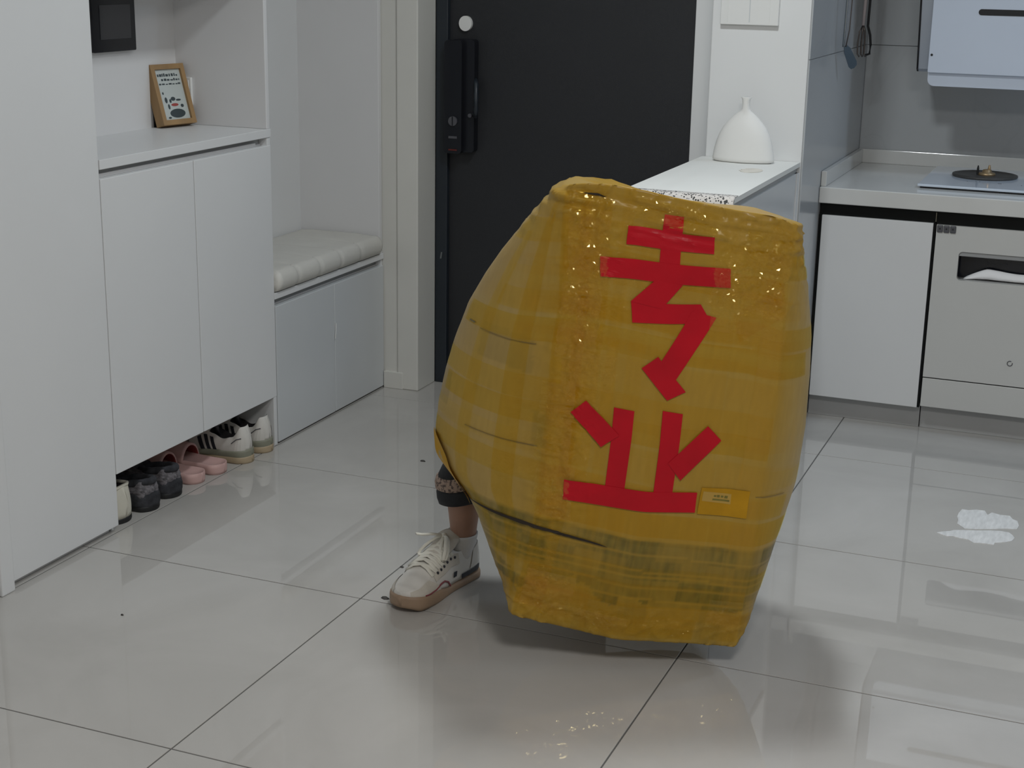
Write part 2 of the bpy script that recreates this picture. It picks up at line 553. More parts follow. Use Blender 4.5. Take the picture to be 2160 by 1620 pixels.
# ------------------------------------------------------------------ bench cabinet
bc = thing('bench_cabinet', 'low white bench cabinet with two doors under the padded seat', 'cabinet', (-2.58, 4.4, 0))
box('body', -2.755, -2.44, 4.020, 4.760, 0.0, 0.452, M_LAM2, bc)
box('door', -2.437, X_CAB, 4.022, 4.398, 0.006, 0.449, M_LAMG, bc, bevel=0.002)
box('door', -2.437, X_CAB, 4.401, 4.763, 0.006, 0.449, M_LAMG, bc, bevel=0.002)
box('finger_rail', -2.46, -2.445, 4.022, 4.755, 0.449, 0.472, M_GREYCH, bc, bevel=0)
box('seat_top', -2.755, -2.416, 4.0175, 4.764, 0.472, 0.492, M_LAM, bc, bevel=0.0015)
box('back_panel', -2.755, -2.732, 4.018, 4.735, 0.492, 1.75, M_LAM, bc, bevel=0)
box('side_panel', -2.755, -2.418, 4.735, 4.753, 0.492, 2.45, M_LAM2, bc, bevel=0.002)
box('filler_strip', -2.755, -2.423, 4.754, 4.765, 0.0, 2.45, M_LAM, bc, bevel=0.001)
box('upper_body', -2.755, -2.44, 4.018, 4.735, 1.75, 2.45, M_LAM2, bc)
sv, sf = tube_data([(-2.4145, 4.404, 0.315), (-2.4135, 4.401, 0.29), (-2.4145, 4.398, 0.262)], 0.0016, 6)
mesh_obj('edge_chip', sv, sf, M_WHITEP, bc)

# padded cushion on the bench, with stitched channels
def cushion():
    cs = thing('seat_cushion', 'ivory padded seat cushion lying on the bench', 'cushion', (-2.56, 4.38, 0.493))
    x0, x1, y0, y1, z0, z1 = -2.728, -2.398, 4.024, 4.731, 0.493, 0.560
    ny, nx = 72, 30
    r = 0.026
    seams = [y0 + (y1 - y0) * t for t in (0.17, 0.37, 0.57, 0.77)]
    rings = []
    for i in range(ny + 1):
        y = y0 + (y1 - y0) * i / ny
        ends = min(1, math.sqrt(max(0, 1 - (1 - min(1, min(y - y0, y1 - y) / 0.03)) ** 2)) + 0.25)
        sd = min(abs(y - s) for s in seams)
        dip = 0.006 * math.exp(-(sd / 0.007) ** 2)
        zt = z0 + (z1 - z0) * (0.55 + 0.45 * ends) - 0.4 * dip
        xf = x1 - dip - 0.012 * (1 - ends)
        ringp = []
        prof = [(x0, z0), (x0, zt - 0.01), (x0 + 0.01, zt)]
        for k in range(nx):
            t = k / (nx - 1)
            xx = x0 + 0.02 + (xf - r - x0 - 0.02) * t
            prof.append((xx, zt + 0.004 * math.sin(math.pi * t) + 0.0025 * noise.noise(Vector((xx * 14, y * 14, 0)))))
        for k in range(1, 9):
            a = math.pi / 2 - math.pi * k / 9 * 0.95
            rr = (zt - z0) / 2
            prof.append((xf - r + r * math.cos(a), z0 + rr + rr * math.sin(a)))
        prof.append((xf - r, z0))
        for px, pz in prof:
            ringp.append((px, y, pz))
        rings.append(ringp)
    mesh_obj('pad', *loft(rings), M_CUSH, cs, smooth=True)
    for s in seams:
        pts = []
        for k in range(9):
            a = math.pi / 2 - math.pi * k / 8 * 0.85
            rr = 0.0315
            pts.append((x1 - 0.009 - r + r * math.cos(a), s, z0 + 0.033 + rr * math.sin(a)))
        mesh_obj('seam_piping', *tube_data(pts, 0.0028, 6), M_CUSH, cs, smooth=True)
    return cs


cushion()

# ------------------------------------------------------------------ niche items
ic = thing('video_intercom', 'black wall intercom screen in the niche above the shoe cabinet', 'intercom', (-2.725, 3.68, 1.235))
mesh_obj('housing', *prism_data(rrect(3.578, 3.775, 1.233, 1.47, 0.004), 'x', -2.7325, -2.712), M_BLK, ic)
box('display', -2.713, -2.7108, 3.610, 3.752, 1.268, 1.362, M_SCREEN, ic, bevel=0)

sw = thing('wall_switch', 'white switch plate half hidden behind the picture frame', 'switch', (-2.69, 3.998, 1.06))
box('plate', -2.722, -2.674, 3.9885, 3.9985, 1.058, 1.142, M_WHITEP, sw, bevel=0.002)
box('rocker', -2.715, -2.681, 3.9865, 3.989, 1.066, 1.134, M_WHITEP, sw, bevel=0.001)


def picture_frame():
    base = Vector((-2.668, 3.912, 1.0))
    ang = math.atan2(0.030, 0.125)          # width direction in plan
    wdir = Vector((math.sin(ang), math.cos(ang), 0))
    nrm = Vector((math.cos(ang), -math.sin(ang), 0))
    lean = math.radians(17)
    up = Vector((0, 0, 1)) * math.cos(lean) - nrm * math.sin(lean)
    out = nrm * math.cos(lean) + Vector((0, 0, 1)) * math.sin(lean)
    W_, H_, D_ = 0.131, 0.182, 0.034
    base = base + Vector((0, 0, 0.0005 + D_ * math.sin(lean))) + nrm * 0.006
    pf = thing('picture_frame', 'small light oak picture frame leaning in the niche', 'picture frame', tuple(base))

    def L(u, v, d):
        return base + wdir * u + up * v + out * d

    def slab(u0, u1, v0, v1, d0, d1):
        V = [L(u, v, d) for d in (d0, d1) for u, v in ((u0, v0), (u1, v0), (u1, v1), (u0, v1))]
        return V, [[3, 2, 1, 0], [4, 5, 6, 7], [0, 1, 5, 4], [1, 2, 6, 5], [2, 3, 7, 6], [3, 0, 4, 7]]
    b_ = 0.015
    fr = join_data([slab(-W_ / 2, -W_ / 2 + b_, 0, H_, -D_, 0), slab(W_ / 2 - b_, W_ / 2, 0, H_, -D_, 0),
                    slab(-W_ / 2 + b_, W_ / 2 - b_, 0, b_, -D_, 0), slab(-W_ / 2 + b_, W_ / 2 - b_, H_ - b_, H_, -D_, 0)])
    mesh_obj('frame', *fr, M_WOOD, pf)
    pp = mesh_obj('print', *slab(-W_ / 2 + b_, W_ / 2 - b_, b_, H_ - b_, -0.02, -0.008), M_PAPER, pf)
    marks = []
    rr = random.Random(3)
    for row, (vv, hh) in enumerate(((0.146, 0.008), (0.133, 0.006), (0.121, 0.004))):
        u = -0.040 + 0.012 * (row == 1)
        while u < 0.040:
            w = rr.uniform(0.004, 0.011)
            marks.append(slab(u, min(u + w, 0.043), vv, vv + hh * rr.uniform(0.6, 1.2), -0.008, -0.0076))
            u += w + rr.uniform(0.0015, 0.004)
    def disc(cu, cv, ru, rv, d1=-0.0076):
        n = 20
        V = [L(cu + ru * math.cos(2 * math.pi * k / n), cv + rv * math.sin(2 * math.pi * k / n), d) for d in (-0.008, d1) for k in range(n)]
        F = [list(range(n))[::-1], [n + k for k in range(n)]] + [[k, (k + 1) % n, n + (k + 1) % n, n + k] for k in range(n)]
        return V, F
    marks += [disc(0.006, 0.034, 0.030, 0.0135), disc(-0.028, 0.075, 0.005, 0.009), disc(-0.034, 0.096, 0.003, 0.004),
              disc(0.0, 0.078, 0.009, 0.006), disc(0.020, 0.074, 0.010, 0.003), disc(-0.012, 0.072, 0.004, 0.006), disc(0.030, 0.056, 0.006, 0.005),
              disc(-0.022, 0.055, 0.004, 0.008), disc(-0.028, 0.022, 0.006, 0.003)]
    for mk in marks:
        mesh_obj('print_mark', *mk, M_INK, pp)
    mesh_obj('red_mark', *disc(0.002, 0.060, 0.014, 0.0045, -0.0074), M_REDINK, pp)
    st = [L(-0.055, 0.06, -D_), L(-0.020, 0.06, -D_)]
    foot = [base - nrm * 0.056 + wdir * u - Vector((0, 0, D_ * math.sin(lean))) for u in (-0.055, -0.020)]
    V = [st[0], st[1], foot[1], foot[0]]
    V2 = [p - nrm * 0.006 for p in V]
    mesh_obj('easel', V + V2, [[0, 1, 2, 3], [7, 6, 5, 4], [0, 4, 5, 1], [1, 5, 6, 2], [2, 6, 7, 3], [3, 7, 4, 0]], M_BLKM, pf)


picture_frame()

# ------------------------------------------------------------------ low partition cabinet, runner, vase, panel
pc = thing('partition_cabinet', 'low narrow white partition cabinet standing against the white column', 'cabinet', (-1.107, 4.3, 0))
box('body', -1.262, -0.975, 3.925, Y_COL - 0.001, 0.03, 0.897, M_LAMG, pc)
box('side_panel', -0.975, -0.957, 3.915, Y_COL - 0.001, 0.0, 0.880, M_LAMG, pc, bevel=0.0015)
box('end_stile', -0.975, -0.953, 4.700, Y_COL - 0.001, 0.0, 0.880, M_LAM, pc, bevel=0.0015)
box('front_panel', -1.262, -0.957, 3.906, 3.925, 0.0, 0.897, M_LAMG, pc, bevel=0.0015)
box('shadow_rail', -0.985, -0.963, 3.93, Y_COL - 0.001, 0.880, 0.897, M_GREYCH, pc, bevel=0)
rn = thing('table_runner', 'white runner with black speckled front edge on the partition cabinet', 'runner', (-1.107, 4.3, 0.898))
def runner():
    rings = []
    x0, x1 = -1.266, -0.953
    n = 46
    for i in range(n + 1):
        x = x0 + (x1 - x0) * i / n
        rise = 0.0012 * noise.noise(Vector((x * 20, 0.3, 0)))
        rings.append([(x, 4.729, 0.8985), (x, 4.729, 0.912), (x, 4.3, 0.9125 + rise), (x, 3.91, 0.912 + rise), (x, 3.898, 0.908), (x, 3.896, 0.8985)])
    mesh_obj('cloth', *loft(rings), M_RUN, rn)
    rings = []
    for i in range(n + 1):
        x = x0 + (x1 - x0) * i / n
        wv = 0.003 * math.sin(x * 60) + 0.002 * math.sin(x * 143)
        rings.append([(x, 3.945, 0.9130), (x, 3.945, 0.9150), (x, 3.91, 0.9152), (x, 3.898, 0.911), (x, 3.889 + wv, 0.885), (x, 3.888 + wv, 0.852 + wv), (x, 3.890 + wv, 0.852 + wv), (x, 3.8965 + wv * 0.3, 0.897), (x, 3.910, 0.9125)])
    mesh_obj('patterned_drop', *loft(rings), M_RUNEDGE, rn, smooth=True)
runner()
st = [(-1.042 + 0.032 * math.cos(k * math.pi / 12) * (1 + 0.15 * math.sin(3 * k)), 4.46 + 0.05 * math.sin(k * math.pi / 12)) for k in range(24)]
mesh_obj('stain', *prism_data(st, 'z', 0.9128, 0.9136), M_STAIN, rn)

vase = thing('vase', 'flat white bulb-shaped vase with a thin neck on the runner', 'vase', (-1.115, 4.650, 0.914))
prof = [(0.0, 0.0), (0.090, 0.0), (0.0965, 0.004), (0.0965, 0.012), (0.093, 0.035), (0.087, 0.06), (0.079, 0.083), (0.067, 0.105), (0.052, 0.123), (0.036, 0.139), (0.024, 0.149), (0.0165, 0.154), (0.0125, 0.160), (0.0115, 0.175), (0.0125, 0.188), (0.0165, 0.1955), (0.0155, 0.1965), (0.010, 0.190), (0.0, 0.17)]
rings = []
for r_, z in prof:
    k_ = 0.42 if z < 0.15 else 1.0
    dy = r_ * 0.42 + 0.0 if z < 0.145 else max(r_ * 0.42, min(r_, 0.0125))
    rings.append([(-1.115 + math.cos(2 * math.pi * k / 40) * r_, 4.650 + math.sin(2 * math.pi * k / 40) * dy, 0.914 + z) for k in range(40)])
mesh_obj('vase_body', *loft(rings, cap0=True, cap1=True), M_CERAM, vase, smooth=True)

eb = thing('wall_panel', 'white rectangular cover panel mounted on the column above the vase', 'panel', (-1.137, Y_COL, 1.32))
box('cover', -1.227, -1.047, Y_COL - 0.016, Y_COL, 1.322, 1.60, M_WHITEP, eb, bevel=0.0015)
box('groove', -1.1375, -1.1345, Y_COL - 0.0168, Y_COL - 0.0155, 1.33, 1.59, M_LAMG, eb, bevel=0)
for gx in (-1.205, -1.075):
    box('ridge', gx, gx + 0.002, Y_COL - 0.0172, Y_COL - 0.0155, 1.33, 1.59, M_WHITEP, eb, bevel=0)

# ------------------------------------------------------------------ kitchen
YK = 5.05
kc = thing('base_cabinet', 'white kitchen base cabinet with one plain door left of the oven', 'cabinet', (-0.75, 5.4, 0))
box('body', X_K + 0.003, -0.572, YK + 0.022, Y_B - 0.002, 0.085, 0.742, M_LAMG, kc)
box('door', X_K + 0.012, -0.572, YK, YK + 0.020, 0.081, 0.703, M_LAM, kc, bevel=0.0015)
box('kickboard', X_K + 0.003, -0.566, 5.10, 5.118, 0.0, 0.083, M_KICK, kc)
box('finger_rail', X_K + 0.004, -0.567, YK + 0.012, YK + 0.035, 0.703, 0.744, M_BLACKCH, kc, bevel=0)
box('rail_end', -0.5668, -0.5638, YK + 0.004, YK + 0.03, 0.708, 0.738, M_STEEL, kc, bevel=0)
box('edge_gap', X_K + 0.002, X_K + 0.011, YK + 0.006, YK + 0.022, 0.081, 0.703, M_BLACKCH, kc, bevel=0)
box('edge_gap', -0.572, -0.5645, YK + 0.006, YK + 0.022, 0.081, 0.703, M_BLACKCH, kc, bevel=0)

ov = thing('built_in_oven', 'cream white built-in oven with a slot window and three small buttons', 'oven', (-0.26, 5.4, 0))
XO0, XO1 = -0.563, 0.035


def oven_front():
    bm = bmesh.new()
    # panel with a rounded hole, as a ring between outer rectangle and inner rounded rectangle
    u0, u1, v0, v1 = -0.484, -0.045, 0.524, 0.618
    inner = rrect(u0, u1, v0, v1, 0.012, 6)
    ox0, ox1, oz0, oz1 = XO0 + 0.002, XO1 - 0.002, 0.190, 0.700
    outer = []
    cx, cz = (u0 + u1) / 2, (v0 + v1) / 2
    for (x, z) in inner:
        if abs(x - u1) < 0.013 or abs(x - u0) < 0.013:
            pass
        sx = (ox1 - cx) / (u1 - cx) if x > cx else (ox0 - cx) / (u0 - cx)
        sz = (oz1 - cz) / (v1 - cz) if z > cz else (oz0 - cz) / (v0 - cz)
        outer.append((cx + (x - cx) * sx, cz + (z - cz) * sz))
    outer2 = []
    corner = [(ox1, oz1), (ox0, oz1), (ox0, oz0), (ox1, oz0)]
    for k, (x, z) in enumerate(inner):
        c_, m_ = divmod(k, 7)
        cxx, czz = corner[c_]
        if m_ == 3:
            outer2.append((cxx, czz))
        elif (m_ < 3) == (c_ in (0, 2)):
            outer2.append((cxx, z))
        else:
            outer2.append((x, czz))
    n = len(inner)
    V, F = [], []
    for ring, y in ((outer2, YK + 0.022), (outer2, YK), (inner, YK), (inner, YK + 0.022)):
        V += [(x, y, z) for x, z in ring]
    for a in range(3):
        for k in range(n):
            j = (k + 1) % n
            F.append([a * n + k, a * n + j, (a + 1) * n + j, (a + 1) * n + k])
    bm.free()
    return V, F


mesh_obj('front_panel', *oven_front(), M_OVEN, ov)
box('body', XO0, XO1, YK + 0.10, Y_B - 0.002, 0.085, 0.742, M_DKGREY, ov)
win = box('window_recess', -0.50, -0.03, YK + 0.060, YK + 0.064, 0.50, 0.64, mat('dark_oven_glass', (0.012, 0.014, 0.02), 0.15, var=0.2), ov, bevel=0)
box('recess_top', -0.50, -0.03, YK + 0.022, YK + 0.062, 0.618, 0.628, M_GREYCH, ov, bevel=0)
box('recess_floor', -0.50, -0.03, YK + 0.022, YK + 0.062, 0.512, 0.524, M_GREYCH, ov, bevel=0)
box('recess_rim', -0.484, -0.045, YK + 0.004, YK + 0.020, 0.603, 0.6175, M_GREYCH, ov, bevel=0.002)
box('lower_panel', XO0 + 0.002, XO1 - 0.002, YK, YK + 0.02, 0.088, 0.186, M_OVEN, ov, bevel=0.0015)
box('top_gap', XO0, XO1, YK + 0.012, YK + 0.04, 0.700, 0.744, M_BLACKCH, ov, bevel=0)
box('panel_gap', XO0, XO1, YK + 0.006, YK + 0.03, 0.185, 0.191, M_BLACKCH, ov, bevel=0)
box('kickboard', XO0, XO1, 5.10, 5.118, 0.0, 0.085, M_KICK, ov)
for k in range(3):
    bx0 = XO0 + 0.004 + k * 0.0205
    bt = box('button', bx0, bx0 + 0.0185, YK - 0.005, YK, 0.676, 0.7, M_DKGREY, ov, bevel=0.003)
    box('button_icon', bx0 + 0.007, bx0 + 0.0115, YK - 0.0058, YK - 0.0048, 0.686, 0.691, M_BLKM, bt, bevel=0)
# small dark logo, a ring with a tail
lg = [(-0.291 + 0.008 * math.cos(a), YK - 0.0006, 0.266 + 0.008 * math.sin(a)) for a in [math.radians(k) for k in range(60, 400, 20)]]
mesh_obj('logo', *tube_data(lg, 0.0014, 6), M_DKGREY, ov)

tw = []
for i in range(41):
    x = -0.464 + 0.40 * i / 40
    hh = 0.0
    t = i / 40
    hh = min(1, t / 0.18) ** 0.8 * (0.030 + 0.006 * math.sin(t * 9 + 0.6) + 0.004 * t) + 0.002
    ring = []
    for k in range(9):
        a = math.pi * k / 8
        wob = 0.004 * noise.noise(Vector((x * 30, k * 0.6, 2.0)))
        ring.append((x, YK + 0.042 - 0.017 * math.cos(a) + wob, 0.5245 + hh * (0.15 + 0.85 * math.sin(a))))
    tw.append(ring)
o = mesh_obj('folded_cloth', *loft(tw), M_TOWEL, smooth=True)
tag(o, 'crumpled white cloth lying in the slot window of the oven', 'cloth')

kc2 = thing('base_cabinet', 'plain white kitchen base cabinet right of the oven', 'cabinet', (0.5, 5.4, 0))
box('body', 0.040, 1.20, YK + 0.022, Y_B - 0.002, 0.085, 0.742, M_LAMG, kc2)
box('door', 0.045, 0.62, YK, YK + 0.020, 0.081, 0.703, M_LAM, kc2)
box('door', 0.624, 1.20, YK, YK + 0.020, 0.081, 0.703, M_LAM, kc2)
box('kickboard', 0.036, 1.20, 5.10, 5.118, 0.0, 0.083, M_KICK, kc2)
box('finger_rail', 0.036, 1.20, YK + 0.012, YK + 0.035, 0.703, 0.744, M_BLACKCH, kc2, bevel=0)

wt = thing('worktop', 'pale stone kitchen worktop with a low upstand along both walls', 'worktop', (-0.1, 5.4, 0.745))
box('slab', X_K + 0.001, 1.21, 5.030, Y_B - 0.001, 0.745, 0.798, M_QUARTZ, wt, bevel=0.003)
box('upstand', X_K + 0.001, X_K + 0.019, 5.045, Y_B - 0.02, 0.798, 0.848, M_QUARTZ, wt, bevel=0.002)
box('upstand', X_K + 0.001, 1.21, Y_B - 0.019, Y_B - 0.001, 0.798, 0.848, M_QUARTZ, wt, bevel=0.002)

hb = thing('gas_hob', 'pale blue glass gas hob with a black round burner', 'hob', (-0.27, 5.42, 0.798))
box('base', -0.640, 0.10, 5.172, 5.66, 0.7985, 0.804, M_BLK, hb, bevel=0)
box('glass_top', -0.648, 0.11, 5.163, 5.668, 0.804, 0.812, M_HOB, hb, bevel=0.002)
for bxc in (-0.462, -0.08):
    byc = 5.455
    bu = mesh_obj('burner', *lathe_data([(0, 0), (0.106, 0), (0.109, 0.004), (0.108, 0.008), (0.100, 0.0095), (0.094, 0.007), (0.05, 0.006), (0.0, 0.006)], (bxc, byc, 0.812), 40), M_IRON, hb, smooth=True)
    mesh_obj('burner_cap', *lathe_data([(0, 0), (0.030, 0), (0.027, 0.008), (0.016, 0.010), (0.015, 0.018), (0.008, 0.020), (0.0, 0.020)], (bxc + 0.006, byc, 0.8175), 24), M_BRASS, bu, smooth=True)
    mesh_obj('igniter', *lathe_data([(0, 0), (0.004, 0), (0.004, 0.022), (0.002, 0.032), (0, 0.032)], (bxc - 0.024, byc - 0.005, 0.8175), 10), M_BLKM, bu)
    mesh_obj('flame_sensor', *lathe_data([(0, 0), (0.006, 0), (0.005, 0.018), (0.003, 0.028), (0, 0.028)], (bxc + 0.012, byc + 0.004, 0.8235), 10), M_BRASS, bu)
for k, (mx, my) in enumerate(((-0.505, 5.30), (-0.478, 5.31), (-0.466, 5.31), (-0.405, 5.295), (-0.33, 5.285))):
    box('print_mark', mx, mx + (0.012 if k == 3 else 0.003), my, my + 0.006, 0.8118, 0.8126, M_DKGREY, hb, bevel=0)


def hood():
    hd = thing('range_hood', 'pale blue glass range hood on the kitchen wall', 'hood', (-0.25, 5.6, 1.1))
    # body behind, wedge shaped in side view
    bx0, bx1 = -0.717, 0.25
    prof_ = [(5.455, 1.165), (5.47, 1.155), (Y_B - 0.001, 1.155), (Y_B - 0.001, 2.0), (5.33, 2.0), (5.33, 1.75)]
    mesh_obj('body', *prism_data(prof_, 'x', bx0, bx1), M_HOODB, hd)
    mesh_obj('side_edge', *prism_data([(y - 0.003, z) for y, z in prof_], 'x', bx0 - 0.005, bx0 + 0.001), M_BLK, hd)
    # lower plate with rounded bottom corners
    pl = rrect(-0.677, 0.21, 1.112, 1.30, 0.022)
    mesh_obj('lower_plate', *prism_data(pl, 'y', 5.412, 5.424), M_HOOD, hd)
    # flap panel
    fl = rrect(-0.677, 0.21, 1.158, 1.72, 0.004)
    fp = mesh_obj('flap_panel', *prism_data(fl, 'y', 5.397, 5.409), M_HOOD, hd)
    sl = rrect(-0.529, 0.06, 1.350, 1.370, 0.0098)
    mesh_obj('pull_slot', *prism_data(sl, 'y', 5.3962, 5.398), M_BLKM, fp)
    for sx in (-0.693, -0.668):
        n = 12
        mesh_obj('screw', *prism_data([(sx + 0.004 * math.cos(2 * math.pi * k / n), 1.216 + 0.004 * math.sin(2 * math.pi * k / n)) for k in range(n)], 'y', 5.395 if sx > -0.68 else 5.448, 5.398 if sx > -0.68 else 5.452), M_BLKM, hd)
    return hd


hood()

# hanging utensils on the kitchen side wall
rl = thing('utensil_rail', 'steel hook rail on the kitchen side wall holding the utensils', 'rail', (X_K, 5.3, 1.5))
mesh_obj('bar', *tube_data([(X_K + 0.03, 5.05, 1.52), (X_K + 0.03, 5.58, 1.52)], 0.006, 10), M_STEEL, rl, smooth=True)
for yy in (5.08, 5.55):
    mesh_obj('bracket', *tube_data([(X_K, yy, 1.52), (X_K + 0.03, yy, 1.52)], 0.007, 10), M_STEEL, rl, smooth=True)


def utensils():
    XU = X_K + 0.030
    sp = thing('spatula', 'steel spatula with an angled flat blade hanging on the kitchen side wall', 'spatula', (XU, 5.15, 1.16))
    h1 = [(XU, 5.112, 1.53), (XU + 0.004, 5.116, 1.47), (XU, 5.122, 1.38), (XU - 0.002, 5.128, 1.30), (XU - 0.004, 5.135, 1.245)]
    mesh_obj('handle', *tube_data(h1, [0.0045, 0.0045, 0.004, 0.004, 0.004], 8), M_STEEL, sp, smooth=True)
    h2 = [(XU + 0.016, 5.118, 1.53), (XU + 0.016, 5.122, 1.40), (XU + 0.013, 5.128, 1.30), (XU + 0.004, 5.134, 1.246)]
    mesh_obj('handle_wire', *tube_data(h2, 0.0022, 6), M_STEELD, sp, smooth=True)
    # blade: rounded plate, tipped downwards
    p0 = Vector((XU + 0.002, 5.138, 1.248))
    dirn = Vector((0.022, 0.070, -0.075)).normalized()
    sd = Vector((0.55, 0.35, 0.52)).normalized()
    sd = (sd - dirn * sd.dot(dirn)).normalized()
    nn = dirn.cross(sd).normalized()
    ol = [(0, -0.006), (0.02, -0.013), (0.085, -0.0165), (0.098, -0.012), (0.103, 0.0), (0.098, 0.012), (0.085, 0.0165), (0.02, 0.013), (0, 0.006)]
    V = [p0 + dirn * a + sd * b + nn * c for c in (-0.001, 0.001) for a, b in ol]
    n = len(ol)
    F = [list(range(n))[::-1], [n + k for k in range(n)]] + [[k, (k + 1) % n, n + (k + 1) % n, n + k] for k in range(n)]
    mesh_obj('blade', V, F, mat('blade_steel', (0.13, 0.15, 0.16), 0.18, metal=1.0, var=0.1), sp)
    tg = thing('serving_tongs', 'pale handled steel tongs hanging beside the spatula on the kitchen wall', 'tongs', (XU, 5.45, 1.2))
    mesh_obj('handle', *tube_data([(XU, 5.470, 1.53), (XU, 5.474, 1.40), (XU - 0.003, 5.478, 1.302)], [0.006, 0.006, 0.0055], 10), mat('pale_handle', (0.50, 0.43, 0.42), 0.4, var=0.05), tg, smooth=True)
    mesh_obj('arm', *tube_data([(XU + 0.014, 5.478, 1.53), (XU + 0.014, 5.484, 1.40), (XU + 0.012, 5.488, 1.30), (XU + 0.020, 5.498, 1.27), (XU + 0.023, 5.506, 1.235), (XU + 0.022, 5.504, 1.205), (XU + 0.008, 5.490, 1.200)], 0.0042, 8), M_BLKM, tg, smooth=True)
    for dx, dy, r in ((-0.004, 0.0, 0.0036), (0.005, 0.008, 0.0036), (-0.014, -0.010, 0.003)):
        mesh_obj('prong', *tube_data([(XU - 0.003, 5.478, 1.304), (XU + dx * 0.8, 5.476 + dy, 1.28), (XU + dx * 1.1, 5.478 + dy, 1.24), (XU + dx, 5.480 + dy, 1.205), (XU + dx + 0.006, 5.484 + dy, 1.196)], r, 8), M_STEELD, tg, smooth=True)


utensils()

# ------------------------------------------------------------------ floor details
def white_patch(name, outline, label):  # thin white patch, slightly raised off the tiles
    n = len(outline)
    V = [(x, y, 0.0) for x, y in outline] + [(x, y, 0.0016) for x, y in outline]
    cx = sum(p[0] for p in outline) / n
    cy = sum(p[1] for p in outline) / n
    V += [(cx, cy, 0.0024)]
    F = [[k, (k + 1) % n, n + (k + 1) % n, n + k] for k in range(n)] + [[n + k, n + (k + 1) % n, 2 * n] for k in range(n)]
    o = mesh_obj(name, V, F, M_WHITEPATCH)
    return tag(o, label, 'white_patch', 'white patches on the kitchen floor')


def px_floor(u, v):
    d = right * ((u - 1080) / F_PX) + down * ((v - 810) / F_PX) + fwd
    t = -CAM_H / d.z
    return d.x * t, d.y * t


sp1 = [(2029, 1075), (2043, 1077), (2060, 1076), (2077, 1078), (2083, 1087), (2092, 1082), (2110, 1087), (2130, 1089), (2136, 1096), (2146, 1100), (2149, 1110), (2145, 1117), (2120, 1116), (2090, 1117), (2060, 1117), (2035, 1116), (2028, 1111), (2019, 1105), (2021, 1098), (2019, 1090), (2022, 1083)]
white_patch('floor_patch', [px_floor(*p) for p in sp1][::-1], 'upper ragged white patch on the tiles in front of the oven')
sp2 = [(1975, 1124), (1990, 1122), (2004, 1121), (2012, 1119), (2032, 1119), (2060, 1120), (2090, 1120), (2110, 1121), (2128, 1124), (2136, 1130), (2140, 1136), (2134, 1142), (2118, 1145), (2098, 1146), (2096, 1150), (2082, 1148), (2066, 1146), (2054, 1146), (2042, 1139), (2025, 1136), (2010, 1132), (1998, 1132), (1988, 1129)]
white_patch('floor_patch', [px_floor(*p) for p in sp2][::-1], 'lower pointed white patch on the tiles in front of the oven')
for k, (u, v, r, lab) in enumerate(((892, 973, 0.009, 'dark crumb on the floor tile left of the box'), (848, 1197, 0.006, 'dark crumb on the tile joint above the sneaker toe'), (812, 1262, 0.012, 'dark grey scrap on the floor at the sneaker toe'), (258, 1298, 0.004, 'tiny dark crumb on the floor in front of the tall cabinet'))):
    x, y = px_floor(u, v)
    n = 9
    rr = random.Random(k)
    ring0 = [(x + r * rr.uniform(0.7, 1.1) * math.cos(2 * math.pi * q / n), y + 0.6 * r * rr.uniform(0.7, 1.2) * math.sin(2 * math.pi * q / n), 0.0) for q in range(n)]
    ring1 = [(x + (a - x) * 0.7, y + (b - y) * 0.7, 0.0035) for a, b, c in ring0]
    o = mesh_obj('floor_crumb', *loft([ring0, ring1]), M_DEBRIS, smooth=True)
    tag(o, lab, 'crumb', 'crumbs on the floor')

# ------------------------------------------------------------------ shoes
def interp(tbl, s):
    xs_ = [t[0] for t in tbl]
    ys_ = [t[1] for t in tbl]
    if s <= xs_[0]:
        return ys_[0]
    for i in range(len(xs_) - 1):
        if s <= xs_[i + 1]:
            t = (s - xs_[i]) / (xs_[i + 1] - xs_[i])
            t = t * t * (3 - 2 * t)
            return ys_[i] + (ys_[i + 1] - ys_[i]) * t
    return ys_[-1]


